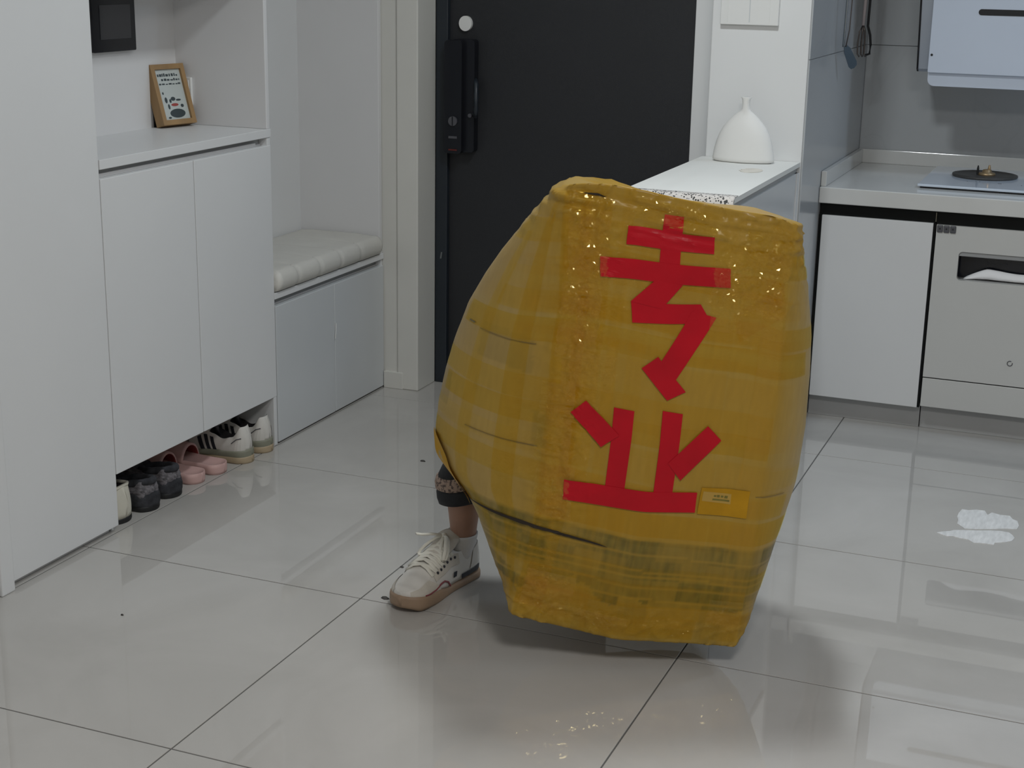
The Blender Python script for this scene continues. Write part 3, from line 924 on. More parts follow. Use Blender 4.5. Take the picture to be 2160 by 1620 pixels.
class Shoe:
    """heel at local x = 0, toe at x = L, z up."""

    def __init__(s, L, half, center, sole_top, rim, top, spread=0.72):
        s.L, s.half, s.center, s.sole_top, s.rim, s.top, s.spread = L, half, center, sole_top, rim, top, spread

    def end(s, t):
        a = min(t / 0.13, (1 - t) / 0.16, 1.0)
        return math.sqrt(max(0.0, 1 - (1 - max(a, 0)) ** 2))

    def w(s, t):
        return interp(s.half, t) * max(s.end(t), 0.02)

    def outer(s, t, k, side, off=0.0):
        """k 0 at the sole, 1 at the rim."""
        w = s.w(t)
        h0, h1 = interp(s.sole_top, t), interp(s.rim, t)
        sp = interp(s.spread, t) if isinstance(s.spread, list) else s.spread
        e = s.end(t)
        ww = w * (1 - (1 - sp) * k ** 1.8) * (1 + 0.05 * math.sin(math.pi * k))
        x = t * s.L
        if t < 0.1:
            x += 0.012 * (k ** 1.5) * (1 - t / 0.1) + -0.004 * math.sin(math.pi * k) * (1 - t / 0.1)
        return Vector((x, interp(s.center, t) + side * (ww + off), h0 + (h1 - h0) * k))

    def upper_data(s, n=46, inner_limit=0.46):
        rings = []
        for i in range(n + 1):
            t = i / n
            t = 0.55 * t + 0.45 * (0.5 - 0.5 * math.cos(math.pi * t))
            t = 0.0015 + 0.997 * t
            ring = []
            ks_ = [0, 0.15, 0.3, 0.45, 0.6, 0.75, 0.88, 0.96, 1.0]
            for k in ks_:
                ring.append(s.outer(t, k, 1))
            c, tp = interp(s.center, t), interp(s.top, t)
            rim_p = s.outer(t, 1, 1)
            rw, rz = rim_p.y - c, rim_p.z
            for q in (0.86, 0.62, 0.3, 0.0, -0.3, -0.62, -0.86):
                f = 1 - abs(q) ** 2.2
                ring.append(Vector((rim_p.x, c + rw * q, rz + (tp - rz) * f)))
            for k in ks_[::-1]:
                ring.append(s.outer(t, k, -1))
            rings.append(ring)
        V, F = loft(rings, closed=True, cap0=True, cap1=True)
        fm = []
        m = len(rings[0])
        for idx, f in enumerate(F):
            if idx >= (len(rings) - 1) * m:
                fm.append(0)
                continue
            i, j = divmod(idx, m)
            t = (i + 0.5) / n
            t = 0.55 * t + 0.45 * (0.5 - 0.5 * math.cos(math.pi * t))
            fm.append(1 if (8 <= j <= 15 and 0.048 < t < inner_limit) else 0)
        return V, F, fm

    def sole_data(s, grow=0.004, z0=0.0, zt=None, n=40, a0=0.0, a1=1.0, bottom=0.92):
        rings = []
        for i in range(n + 1):
            t = a0 + (a1 - a0) * i / n
            t = 0.5 * t + 0.5 * (0.5 - 0.5 * math.cos(math.pi * t))
            t = 0.001 + 0.998 * t
            w = s.w(t) + grow * (0.3 + 0.7 * s.end(t))
            c = interp(s.center, t)
            h = interp(s.sole_top, t) if zt is None else interp(zt, t)
            lift = z0 if not isinstance(z0, list) else interp(z0, t)
            x = -grow + t * (s.L + 2 * grow)
            wt_ = w * 0.95
            rings.append([(x, c - w * bottom, lift), (x, c - w, lift + (h - lift) * 0.25), (x, c - w, lift + (h - lift) * 0.8), (x, c - wt_, h), (x, c, h + 0.001),
                          (x, c + wt_, h), (x, c + w, lift + (h - lift) * 0.8), (x, c + w, lift + (h - lift) * 0.25), (x, c + w * bottom, lift)])
        return loft(rings)

    def patch(s, pts, side, off=0.0018, n=8):
        """quad patch on the outer wall; pts = 4 corners (t,k)."""
        V, F = [], []
        for i in range(n + 1):
            for j in range(n + 1):
                a, b = i / n, j / n
                t = (1 - a) * (1 - b) * pts[0][0] + a * (1 - b) * pts[1][0] + a * b * pts[2][0] + (1 - a) * b * pts[3][0]
                k = (1 - a) * (1 - b) * pts[0][1] + a * (1 - b) * pts[1][1] + a * b * pts[2][1] + (1 - a) * b * pts[3][1]
                V.append(s.outer(t, k, side, off))
        m = n + 1
        for i in range(n):
            for j in range(n):
                F.append([i * m + j, (i + 1) * m + j, (i + 1) * m + j + 1, i * m + j + 1])
        q = len(V)
        V2 = [v - Vector((0, side * 0.003, 0)) for v in V]
        F2 = [[a + q for a in f[::-1]] for f in F]
        return V + V2, F + F2

    def line(s, pts, side, rad=0.0018, off=0.001, n=6):
        return tube_data([s.outer(t, k, side, off) for t, k in pts], rad, n)


def white_sneaker(loc, rz, label):
    S = Shoe(0.29, [(0, 0.036), (0.2, 0.037), (0.42, 0.036), (0.7, 0.047), (1, 0.045)], [(0, 0), (0.5, -0.002), (1, 0.006)],
             [(0, 0.038), (0.3, 0.034), (0.7, 0.026), (1, 0.03)],
             [(0, 0.114), (0.05, 0.114), (0.17, 0.080), (0.28, 0.072), (0.40, 0.084), (0.48, 0.092), (0.62, 0.076), (0.8, 0.055), (1, 0.046)],
             [(0, 0.114), (0.035, 0.112), (0.075, 0.052), (0.36, 0.046), (0.46, 0.098), (0.6, 0.088), (0.8, 0.066), (1, 0.048)])
    o = thing('sneaker', label, 'shoe', loc, rz, 'white striped sneakers under the shoe cabinet')
    V, F, fm = S.upper_data(46, 0.45)
    up = mesh_obj('upper', V, F, [M_SHOEW, M_DARKSHOE], o, smooth=True, local=True, fmat=fm)
    mesh_obj('midsole', *S.sole_data(0.005, 0.016, [(0, 0.042), (0.3, 0.038), (0.7, 0.03), (1, 0.034)]), M_SAGE, o, smooth=True, local=True)
    mesh_obj('outsole', *S.sole_data(0.0055, 0.0, [(0, 0.022), (0.16, 0.024), (0.34, 0.020), (0.5, 0.014), (1, 0.012)]), M_TANSOLE, o, smooth=True, local=True)
    for sd in (1, -1):
        for k in range(3):
            t0 = 0.33 + k * 0.072
            mesh_obj('stripe', *S.patch([(t0, 0.04), (t0 + 0.046, 0.04), (t0 + 0.10, 0.82), (t0 + 0.058, 0.82)], sd), M_NAVY, o, local=True)
        mesh_obj('heel_overlay', *S.patch([(0.02, 0.03), (0.30, 0.03), (0.24, 0.34), (0.02, 0.55)], sd, 0.0022), M_SHOEW, o, local=True)
        mesh_obj('toe_overlay', *S.patch([(0.62, 0.02), (0.96, 0.02), (0.94, 0.5), (0.66, 0.7)], sd, 0.002), M_GREYSUEDE, o, local=True)
        mesh_obj('heel_mark', *S.line([(0.05, 0.56), (0.10, 0.62), (0.16, 0.60)], sd, 0.0015), M_DKGREY, o, local=True)
    for k in range(5):
        t = 0.50 + k * 0.04
        a, b = S.outer(t, 0.98, 1), S.outer(t + 0.01, 0.98, -1)
        c = Vector(((a.x + b.x) / 2, (a.y + b.y) / 2, interp(S.top, t) + 0.004))
        mesh_obj('lace', *tube_data([a, (a + c) / 2 + Vector((0, 0, 0.004)), c, (b + c) / 2 + Vector((0, 0, 0.004)), b], 0.003, 6, 0.6), M_DKGREY, o, smooth=True, local=True)
    tg = tube_data([(0.115, 0, 0.07), (0.120, 0, 0.105), (0.108, 0, 0.128)], [0.012, 0.022, 0.020], 12, 0.35)
    mesh_obj('tongue', *tg, M_DKGREY, o, smooth=True, local=True)
    return o


def slide_sandal(loc, rz, label):
    S = Shoe(0.265, [(0, 0.040), (0.3, 0.037), (0.7, 0.046), (1, 0.044)], [(0, 0), (1, 0.004)], [(0, 0.030), (0.5, 0.026), (1, 0.026)], [(0, 0.03), (1, 0.03)], [(0, 0.03), (1, 0.03)])
    o = thing('slide_sandal', label, 'slipper', loc, rz, 'pink slides under the shoe cabinet')
    # footbed: sole with a dished top
    rings = []
    for i in range(41):
        t = i / 40
        t = 0.001 + 0.998 * (0.45 * t + 0.55 * (0.5 - 0.5 * math.cos(math.pi * t)))
        w = S.w(t)
        c = interp(S.center, t)
        x = t * S.L
        h = 0.031
        e_ = S.end(t) ** 2
        rings.append([(x, c - w * 0.9, 0), (x, c - w, 0.008), (x, c - w * 1.02, 0.020), (x, c - w * 0.97, h), (x, c - w * 0.85, h + 0.001), (x, c - w * 0.7, h + 0.001 - 0.006 * e_), (x, c, h + 0.001 - 0.009 * e_),
                      (x, c + w * 0.7, h + 0.001 - 0.006 * e_), (x, c + w * 0.85, h + 0.001), (x, c + w * 0.97, h), (x, c + w * 1.02, 0.020), (x, c + w, 0.008), (x, c + w * 0.9, 0)])
    mesh_obj('footbed', *loft(rings), M_PINK, o, smooth=True, local=True)
    # strap
    rings = []
    for i in range(13):
        t = 0.46 + 0.36 * i / 12
        w = S.w(t) * 1.04
        c = interp(S.center, t)
        ringp = []
        for (r_, dz) in ((1.0, 0.0), (0.9, -0.006)):
            seq = [math.pi * k / 14 for k in range(15)]
            if r_ < 1:
                seq = seq[::-1]
            for a in seq:
                ringp.append((t * S.L, c + math.cos(a) * w * r_, 0.02 + (0.052 + 0.012 * (0.5 - abs(t - 0.6))) * math.sin(a) * (1.0 if r_ == 1 else 0.88)))
        rings.append(ringp)
    V, F = loft(rings)
    m = 30
    fm = []
    for idx in range(len(F)):
        j = idx % m
        fm.append(1 if (idx < 12 * m and j >= 15) else 0)
    mesh_obj('strap', V, F, [M_PINK, M_PINKIN], o, smooth=True, local=True, fmat=fm)
    return o


def plush_slipper(loc, rz, label):
    S = Shoe(0.26, [(0, 0.042), (0.3, 0.042), (0.7, 0.048), (1, 0.046)], [(0, 0), (1, 0.004)], [(0, 0.024), (1, 0.02)],
             [(0, 0.088), (0.1, 0.086), (0.3, 0.066), (0.5, 0.08), (0.8, 0.07), (1, 0.05)],
             [(0, 0.088), (0.05, 0.086), (0.12, 0.036), (0.40, 0.036), (0.52, 0.098), (0.8, 0.08), (1, 0.05)], 0.82)
    o = thing('plush_slipper', label, 'slipper', loc, rz, 'grey plush slippers under the shoe cabinet')
    V, F, fm = S.upper_data(46, 0.5)
    V = [Vector(v) for v in V]
    V = [v + Vector((noise.noise(v * 90), noise.noise(v * 90 + Vector((5, 0, 0))), noise.noise(v * 90 + Vector((0, 7, 0))))) * 0.004 for v in V]
    mesh_obj('upper', V, F, [M_PLUSH, M_PLUSHD], o, smooth=True, local=True, fmat=fm)
    # fuzzy collar roll
    pts = []
    for k in range(25):
        a = 2 * math.pi * k / 24
        pts.append((0.064 + 0.056 * math.cos(a), 0.030 * math.sin(a), 0.076 + 0.009 * math.cos(a + math.pi)))
    mesh_obj('collar', *tube_data(pts, [0.011 + 0.003 * noise.noise(Vector((k * 1.7, 0, 0))) for k in range(25)], 10), M_PLUSHD, o, smooth=True, local=True)
    mesh_obj('sole', *S.sole_data(0.002, 0.0, [(0, 0.016), (1, 0.014)]), M_BLKM, o, smooth=True, local=True)
    # darker furry heel fringe
    rings = []
    for i in range(15):
        t = i / 14
        a = math.radians(-105 + 210 * t)
        rr_ = 0.047
        cx_, cy_ = 0.046, 0.0
        rings.append([(cx_ - math.cos(a) * (rr_ + d), cy_ + math.sin(a) * (0.040 + d), z + 0.004 * noise.noise(Vector((t * 22, z * 50, d)))) for d, z in ((0.002, 0.010), (0.006, 0.02), (0.007, 0.036), (0.004, 0.052), (-0.006, 0.052), (-0.006, 0.012))])
    mesh_obj('heel_fringe', *loft(rings), M_PLUSHD, o, smooth=True, local=True)
    return o


def beige_shoe(loc, rz, label):
    S = Shoe(0.25, [(0, 0.045), (0.3, 0.045), (0.7, 0.047), (1, 0.044)], [(0, 0), (1, 0)], [(0, 0.014), (1, 0.014)],
             [(0, 0.100), (0.2, 0.098), (0.4, 0.09), (0.7, 0.08), (1, 0.05)], [(0, 0.100), (0.05, 0.099), (0.12, 0.045), (0.4, 0.045), (0.55, 0.1), (0.8, 0.085), (1, 0.05)], 0.9)
    o = thing('beige_slipper', label, 'slipper', loc, rz)
    V, F, fm = S.upper_data(46, 0.5)
    mesh_obj('upper', V, F, [M_BEIGE, M_DARKSHOE], o, smooth=True, local=True, fmat=fm)
    pts = [S.outer(t, 1.0, 1) for t in (0.45, 0.35, 0.25, 0.15, 0.08, 0.03)] + [S.outer(t, 1.0, -1) for t in (0.03, 0.08, 0.15, 0.25, 0.35, 0.45)]
    mesh_obj('rim_binding', *tube_data(pts, 0.005, 8), M_BEIGE, o, smooth=True, local=True)
    mesh_obj('sole', *S.sole_data(0.001, 0.0, [(0, 0.014), (1, 0.014)]), M_BLKM, o, smooth=True, local=True)
    return o


PI = math.pi
white_sneaker((-2.405, 3.832, 0.0), PI + 0.02, 'nearer white sneaker with three black stripes under the shoe cabinet')
white_sneaker((-2.405, 3.946, 0.0), PI + 0.0, 'white sneaker at the far end under the cabinet, behind the striped one')
slide_sandal((-2.432, 3.605, 0.0), PI - 0.08, 'left one of the two pink slides under the shoe cabinet')
slide_sandal((-2.420, 3.705, 0.0), PI - 0.08, 'right one of the two pink slides, beside the striped sneaker')
plush_slipper((-2.425, 3.362, 0.0), PI, 'dark grey plush slipper next to the beige slipper')
plush_slipper((-2.430, 3.478, 0.0), PI - 0.04, 'dark grey plush slipper next to the pink slides')
beige_shoe((-2.438, 3.248, 0.0), PI, 'smooth beige slipper heel poking out beside the tall cabinet')

# ------------------------------------------------------------------ the person's leg
def person():
    heel = Vector((-1.445, 3.324, 0))
    toe = Vector((-1.496, 3.022, 0))
    d = toe - heel
    rz = math.atan2(d.y, d.x)
    p = thing('person', 'person hidden behind the taped box, only one lower leg showing', 'person', tuple(heel), rz)
    L_ = d.length
    S = Shoe(L_, [(0, 0.044), (0.2, 0.043), (0.42, 0.042), (0.7, 0.049), (1, 0.047)], [(0, 0), (0.5, -0.002), (1, 0.002)],
             [(0, 0.024), (0.3, 0.022), (0.5, 0.022), (0.72, 0.034), (1, 0.038)],
             [(0, 0.104), (0.06, 0.104), (0.18, 0.090), (0.32, 0.094), (0.46, 0.098), (0.62, 0.084), (0.8, 0.066), (0.93, 0.056), (1, 0.05)],
             [(0, 0.100), (0.05, 0.10), (0.12, 0.07), (0.30, 0.075), (0.40, 0.112), (0.6, 0.096), (0.8, 0.075), (0.93, 0.060), (1, 0.05)],
             [(0, 0.93), (0.3, 0.88), (0.5, 0.74), (1, 0.72)])
    V, F, fm = S.upper_data(54, 0.36)
    up = mesh_obj('sneaker', V, F, [M_SHOEW, M_SOCK], p, smooth=True, local=True, fmat=fm)
    mesh_obj('sole', *S.sole_data(0.005, [(0, 0), (0.7, 0.0), (0.9, 0.004), (1, 0.014)], [(0, 0.020), (0.3, 0.018), (0.5, 0.020), (0.70, 0.034), (1, 0.042)]), M_GUM, up, smooth=True, local=True)
    for sd in (1, -1):
        mesh_obj('toe_overlay', *S.patch([(0.66, 0.02), (0.985, 0.05), (0.97, 0.95), (0.78, 0.98)], sd, 0.0022, 14), M_SUEDE, up, local=True, smooth=True)
        mesh_obj('eyelet_panel', *S.patch([(0.36, 0.62), (0.72, 0.60), (0.72, 0.98), (0.36, 0.98)], sd, 0.0026, 14), M_SUEDE, up, local=True, smooth=True)
        mesh_obj('trim_line', *S.line([(0.50, 0.02), (0.54, 0.22), (0.60, 0.34), (0.66, 0.30), (0.74, 0.16), (0.82, 0.10), (0.88, 0.14)], sd, 0.0022, 0.002), M_MAROON, up, local=True)
        mesh_obj('heel_stripe', *S.patch([(0.06, 0.03), (0.34, 0.03), (0.34, 0.20), (0.06, 0.22)], sd, 0.0025), M_NAVY, up, local=True)
        mesh_obj('side_mark', *S.patch([(0.41, 0.22), (0.455, 0.22), (0.445, 0.40), (0.40, 0.40)], sd, 0.0025, 3), M_NAVY, up, local=True)
        mesh_obj('heel_overlay', *S.patch([(0.01, 0.25), (0.22, 0.25), (0.16, 0.92), (0.01, 0.95)], sd, 0.002), M_SHOEW, up, local=True)
        for k in range(6):
            t = 0.41 + k * 0.052
            q = S.outer(t, 0.86, sd, 0.003)
            mesh_obj('eyelet', *tube_data([q - Vector((0, sd * 0.003, 0)), q + Vector((0, sd * 0.0012, 0.0006))], 0.0036, 8), M_NAVY, up, local=True)
    # tongue
    tg = [(0.235 * L_ / 0.29, 0, 0.142), (0.115, 0, 0.126), (0.135, 0, 0.112), (0.17, 0, 0.100)]
    rings = []
    for (x, z, w) in ((0.088, 0.136, 0.030), (0.098, 0.134, 0.034), (0.115, 0.122, 0.034), (0.14, 0.110, 0.032), (0.175, 0.098, 0.028)):
        rings.append([(x, w * math.cos(a), z + 0.006 * math.sin(a) - 0.010 * math.cos(a) ** 2) for a in [2 * PI * k / 16 for k in range(16)]])
    mesh_obj('tongue', *loft(rings), M_SUEDE, up, local=True, smooth=True)
    # laces: criss-cross rows, then bow
    for k in range(6):
        t = 0.43 + k * 0.05
        for sgn in (1, -1):
            a, b = S.outer(t, 0.95, sgn, 0.003), S.outer(t + 0.045, 0.95, -sgn, 0.003)
            c = (a + b) / 2
            c.z = interp(S.top, t + 0.02) + 0.006
            m1 = (a + c) / 2 + Vector((0, 0, 0.005))
            m2 = (b + c) / 2 + Vector((0, 0, 0.005))
            mesh_obj('lace', *tube_data([a, m1, c, m2, b], 0.0058, 8, 0.45), M_LACE, up, local=True, smooth=True)
    kx, kz = 0.118, 0.128
    for sgn in (1, -1):
        lp = []
        for k in range(15):
            a = 2 * PI * k / 14
            lp.append((kx + 0.028 * (1 - math.cos(a)), sgn * (0.004 + 0.016 * (1 - math.cos(a)) + 0.011 * math.sin(a)), kz + 0.004 - 0.019 * (1 - math.cos(a)) + 0.002 * math.sin(a)))
        mesh_obj('lace_loop', *tube_data(lp, 0.0045, 8, 0.6), M_LACE, up, local=True, smooth=True)
        mesh_obj('lace_end', *tube_data([(kx, 0, kz + 0.006), (kx + 0.02, sgn * 0.020, kz + 0.012), (kx + 0.045, sgn * 0.034, kz + (0.016 if sgn < 0 else -0.012)), (kx + 0.062, sgn * 0.040, kz + (0.022 if sgn < 0 else -0.03))], 0.0045, 8, 0.6), M_LACE, up, local=True, smooth=True)
    mesh_obj('lace_knot', *lathe_data([(0, -0.006), (0.006, -0.004), (0.008, 0), (0.006, 0.005), (0, 0.007)], (kx, 0, kz + 0.006), 10), M_LACE, up, local=True, smooth=True)

    # leg: world-space rings turned into the person's frame
    R_ = Matrix.Rotation(-rz, 4, 'Z')

    def Lc(v):
        return R_ @ (Vector(v) - heel)

    def ringw(c, rx, ry, tilt=0.0, n=24, wob=0.0, seed=0.0):
        out = []
        for k in range(n):
            a = 2 * PI * k / n
            q = 1 + wob * noise.noise(Vector((math.cos(a) * 1.6 + seed, math.sin(a) * 1.6, c[2] * 20)))
            x, y = math.cos(a) * rx * q, math.sin(a) * ry * q
            out.append(Lc((c[0] + x, c[1] + y, c[2] + tilt * x)))
        return out
    cx = -1.437
    body_r = [ringw((cx - 0.010, 3.252, 0.060), 0.022, 0.028), ringw((cx - 0.005, 3.256, 0.085), 0.026, 0.032), ringw((cx, 3.261, 0.115), 0.031, 0.036), ringw((cx + 0.001, 3.262, 0.15), 0.034, 0.038),
              ringw((cx + 0.001, 3.264, 0.19), 0.039, 0.045), ringw((cx, 3.266, 0.23), 0.044, 0.051), ringw((cx + 0.008, 3.264, 0.29), 0.046, 0.055), ringw((cx + 0.04, 3.256, 0.36), 0.049, 0.055),
              ringw((cx + 0.06, 3.245, 0.42), 0.048, 0.056), ringw((cx + 0.09, 3.240, 0.465), 0.052, 0.060, -0.6), ringw((cx + 0.13, 3.250, 0.50), 0.064, 0.066, -1.2), ringw((cx + 0.22, 3.28, 0.52), 0.05, 0.075, -2.2), ringw((cx + 0.33, 3.31, 0.54), 0.04, 0.085, -2.6)]
    mesh_obj('body', *loft(body_r), M_SKIN, p, local=True, smooth=True)
    sock = [ringw((cx - 0.010, 3.252, 0.055), 0.029, 0.036), ringw((cx - 0.006, 3.255, 0.08), 0.031, 0.037), ringw((cx - 0.002, 3.260, 0.10), 0.0340, 0.038), ringw((cx, 3.262, 0.122), 0.036, 0.041), ringw((cx, 3.262, 0.128), 0.0355, 0.0405), ringw((cx, 3.262, 0.126), 0.033, 0.038)]
    mesh_obj('sock', *loft(sock), M_SOCK, p, local=True, smooth=True)
    cz = 0.212
    roll = []
    for dz, gr in ((0.022, -0.010), (0.006, -0.004), (0.0, 0.004), (0.003, 0.012), (0.016, 0.017), (0.034, 0.018), (0.042, 0.013)):
        roll.append(ringw((cx - 0.004, 3.265, cz + dz), 0.047 + gr, 0.053 + gr, 0.16, 28, 0.05, 1.0))
    mesh_obj('trouser_cuff', *loft(roll), M_BLKCLOTH, p, local=True, smooth=True)
    band = [ringw((cx - 0.006, 3.265, cz + dz), 0.060 + gr, 0.066 + gr, 0.16, 28, 0.06, 2.0) for dz, gr in ((0.036, -0.004), (0.042, 0.003), (0.060, 0.006), (0.074, 0.003), (0.080, -0.004))]
    mesh_obj('cuff_band', *loft(band), M_CUFFBAND, p, local=True, smooth=True)
    tr = [ringw((cx - 0.004, 3.264, cz + dz), 0.058 + gr, 0.064 + gr, 0.12, 28, 0.05, 3.0) for dz, gr in ((0.068, -0.006), (0.074, 0.004))]
    tr += [ringw((cx + 0.006, 3.262, cz + 0.10), 0.058, 0.066, 0.12, 28), ringw((cx + 0.032, 3.258, cz + 0.13), 0.056, 0.066, 0.0, 28), ringw((cx + 0.05, 3.25, cz + 0.19), 0.056, 0.066, -0.2, 28)]
    tr += [ringw((cx + 0.07, 3.245, 0.46), 0.064, 0.066, -0.4, 28), ringw((cx + 0.13, 3.255, 0.51), 0.07, 0.072, -1.1, 28), ringw((cx + 0.33, 3.31, 0.55), 0.045, 0.09, -2.4, 28)]
    mesh_obj('trouser_leg', *loft(tr), M_BLKCLOTH, p, local=True, smooth=True)


person()

# ------------------------------------------------------------------ the taped box
BP0 = np.array([-0.9145, 2.9535, 0.0965])
BA = np.array([0.9157957, 0.38270889, -0.12186934])
BB = np.array([0.11244557, 0.04699074, 0.99254615])
BW = np.array([-0.38558297, 0.92267317, 0.0])


def tab(t):
    a = np.array(t)
    o_ = np.argsort(a[:, 0])
    a = a[o_]
    return lambda x: np.interp(x, a[:, 0], a[:, 1])


def smooth_tab(t, n=200, it=10):
    f = tab(t)
    xs_ = np.linspace(min(p[0] for p in t), max(p[0] for p in t), n)
    ys_ = f(xs_)
    for _ in range(it):
        ys_[1:-1] = (ys_[:-2] + 2 * ys_[1:-1] + ys_[2:]) / 4
    return lambda x: np.interp(x, xs_, ys_)


f_aFL = smooth_tab([(-0.02, -0.251), (0.006, -0.250), (0.13, -0.235), (0.245, -0.222), (0.437, -0.228), (0.60, -0.240), (0.70, -0.240), (0.86, -0.262), (0.955, -0.268)])
f_aFR = smooth_tab([(-0.02, 0.25), (0.097, 0.252), (0.199, 0.252), (0.34, 0.241), (0.448, 0.2415), (0.606, 0.235), (0.7585, 0.2215), (0.848, 0.2125), (0.929, 0.209), (0.96, 0.207)])
f_top = smooth_tab([(-0.5, 0.91), (-0.33, 0.926), (-0.29, 0.938), (-0.262, 0.947), (-0.24, 0.953), (-0.19, 0.958), (-0.11, 0.956), (-0.03, 0.948), (0.09, 0.940), (0.17, 0.939), (0.21, 0.929), (0.4, 0.915)], it=3)
f_bot = smooth_tab([(-0.5, 0.006), (-0.25, 0.004), (-0.227, 0.002), (-0.12, -0.008), (-0.002, -0.0194), (0.09, -0.010), (0.176, -0.007), (0.25, -0.006), (0.4, 0.0)], it=3)
LS = [(0.952, -0.2734, .02), (0.9198, -0.3065, .06), (0.8624, -0.337, .11), (0.7864, -0.3768, .16), (0.7222, -0.4044, .2), (0.6455, -0.4316, .24), (0.5477, -0.4516, .27), (0.4624, -0.4629, .29),
      (0.3788, -0.4691, .3), (0.3096, -0.4681, .3), (0.2561, -0.4565, .29), (0.233, -0.4267, .25), (0.2046, -0.3773, .17), (0.1736, -0.3512, .14), (0.114, -0.3159, .10), (0.0448, -0.2744, .06), (0.0, -0.254, .02)]
RS = [(0.9237, 0.2235, .03), (0.8159, 0.2763, .1), (0.7049, 0.3163, .15), (0.6159, 0.3356, .17), (0.4854, 0.3502, .17), (0.3535, 0.35, .16), (0.2277, 0.3231, .12), (0.1145, 0.2996, .08), (0.037, 0.2782, .04), (-0.0073, 0.257, .01)]
f_aL = smooth_tab([(b, a) for b, a, c in LS], it=3)
f_cL = smooth_tab([(b, c) for b, a, c in LS], it=3)
f_aR = smooth_tab([(b, a) for b, a, c in RS], it=5)
f_cR = smooth_tab([(b, c) for b, a, c in RS], it=5)

NV = 190
NL, NFR, NR, NB = 60, 120, 36, 20


def bez(p0, p1, p2, t):
    t = t[:, None]
    return (1 - t) ** 2 * p0 + 2 * t * (1 - t) * p1 + t ** 2 * p2


def box_section(b):
    """section at local height b -> arrays a, c  (back-left .. LB .. FL .. FR .. RB .. back-right)"""
    aFL, aFR = float(f_aFL(b)), float(f_aFR(b))
    aL, cL = float(f_aL(b)), float(f_cL(b))
    aR, cR = float(f_aR(b)), float(f_cR(b))
    D = max(cL + 0.10, 0.34 + 0.16 * math.sin(math.pi * min(1, max(0, b / 0.955))))
    FL, FR = np.array([aFL, 0.0]), np.array([aFR, 0.0])
    LB, RB = np.array([aL, cL]), np.array([aR, cR])
    back = np.array([0.5 * (aL + aR), D])
    tb = np.linspace(0, 1, NB + 1)
    s0 = bez(back, np.array([aL, D]), LB, tb)[:-1]
    tl = np.linspace(0, 1, NL + 1)
    mid = np.array([aL + 0.14 * (aFL - aL), cL * 0.42])
    s1 = bez(LB, mid, FL, tl)[:-1]
    tf = np.linspace(0, 1, NFR + 1)
    s2 = FL + (FR - FL) * tf[:, None]
    s2[:, 1] -= 0.012 * np.sin(np.pi * tf) ** 0.8
    s2 = s2[:-1]
    tr = np.linspace(0, 1, NR + 1)
    midr = np.array([aR + 0.12 * (aFR - aR), cR * 0.42])
    s3 = bez(FR, midr, RB, tr)[:-1]
    s4 = bez(RB, np.array([aR, D]), back, tb)[:-1]
    return np.vstack([s0, s1, s2, s3, s4])


JFL = NB + NL
JFR = NB + NL + NFR
JLB = NB
JRB = NB + NL + NFR + NR


def build_grid():
    rows = []
    for i in range(NV + 1):
        v = i / NV
        sec = box_section(v * 0.945)
        bt = f_top(sec[:, 0])
        bb = f_bot(sec[:, 0])
        # towards the back the top sinks a little and the underside rises
        idx = np.arange(len(sec))
        dk = np.where(idx < JLB, np.clip((JLB - idx) / NB, 0, 1), np.where(idx > JRB, np.clip((idx - JRB) / NB, 0, 1), 0.0))
        bt = bt - 0.05 * dk
        bb = bb + 0.05 * dk
        b = bb + (bt - bb) * v
        rows.append(np.column_stack([sec[:, 0], b, sec[:, 1]]))
    G = np.array(rows)
    # round the vertical corners and the top and bottom rim
    for _ in range(4):
        G = (np.roll(G, 1, 1) + 2 * G + np.roll(G, -1, 1)) / 4
    return G


G = build_grid()
NS = G.shape[1]


def wrinkle(a, b, c, v, j):
    p = Vector((a * 9, b * 9, c * 9))
    d = 0.0022 * noise.noise(p * 0.5)
    q = Vector((a * 7, b * 46, c * 7))
    d += 0.00035 * noise.noise(q)
    # creases: ridged, running across
    q2 = Vector((a * 16 + 3, b * 30, c * 16 + 1))
    cr = 1 - abs(noise.noise(q2))
    cr2 = 1 - abs(noise.noise(Vector((a * 34 + 9, b * 26, c * 34))))
    zone = math.exp(-((a + 0.20) / 0.06) ** 2) * (1 if v > 0.2 else 0.4)
    corner = math.exp(-((a - 0.17) / 0.09) ** 2 - ((v - 0.93) / 0.13) ** 2)
    topz = math.exp(-((v - 0.975) / 0.06) ** 2)
    low = math.exp(-(v / 0.07) ** 2)
    d += 0.005 * (max(0, cr - 0.80) / 0.2) ** 2 * (0.05 + 0.7 * zone + 1.0 * corner + 0.6 * topz + 0.6 * low)
    d += 0.004 * (max(0, cr2 - 0.78) / 0.22) ** 2 * (0.0 + 0.8 * zone + 1.1 * corner + 0.4 * low)
    # folds along the top edge
    d += 0.011 * topz * noise.noise(Vector((a * 7, (b + 0.06 * a) * 60, 4)))
    return d


def grid_normals(G):
    du = np.roll(G, -1, 1) - np.roll(G, 1, 1)
    dv = np.gradient(G, axis=0)
    n = np.cross(du, dv)
    n /= np.linalg.norm(n, axis=2, keepdims=True) + 1e-9
    return n


N0 = grid_normals(G)
cen = G.mean(axis=1, keepdims=True)
if np.sum(N0 * (G - cen)) < 0:
    N0 = -N0
disp = np.zeros(G.shape[:2])
for i in range(NV + 1):
    for j in range(NS):
        a, b, c = G[i, j]
        disp[i, j] = wrinkle(a, b, c, i / NV, j)
G2 = G + N0 * disp[:, :, None]
N1 = grid_normals(G2)
if np.sum(N1 * (G2 - cen)) < 0:
    N1 = -N1


def to_world(P):
    P = np.asarray(P)
    return BP0 + P[..., 0:1] * BA + P[..., 1:2] * BB + P[..., 2:3] * BW


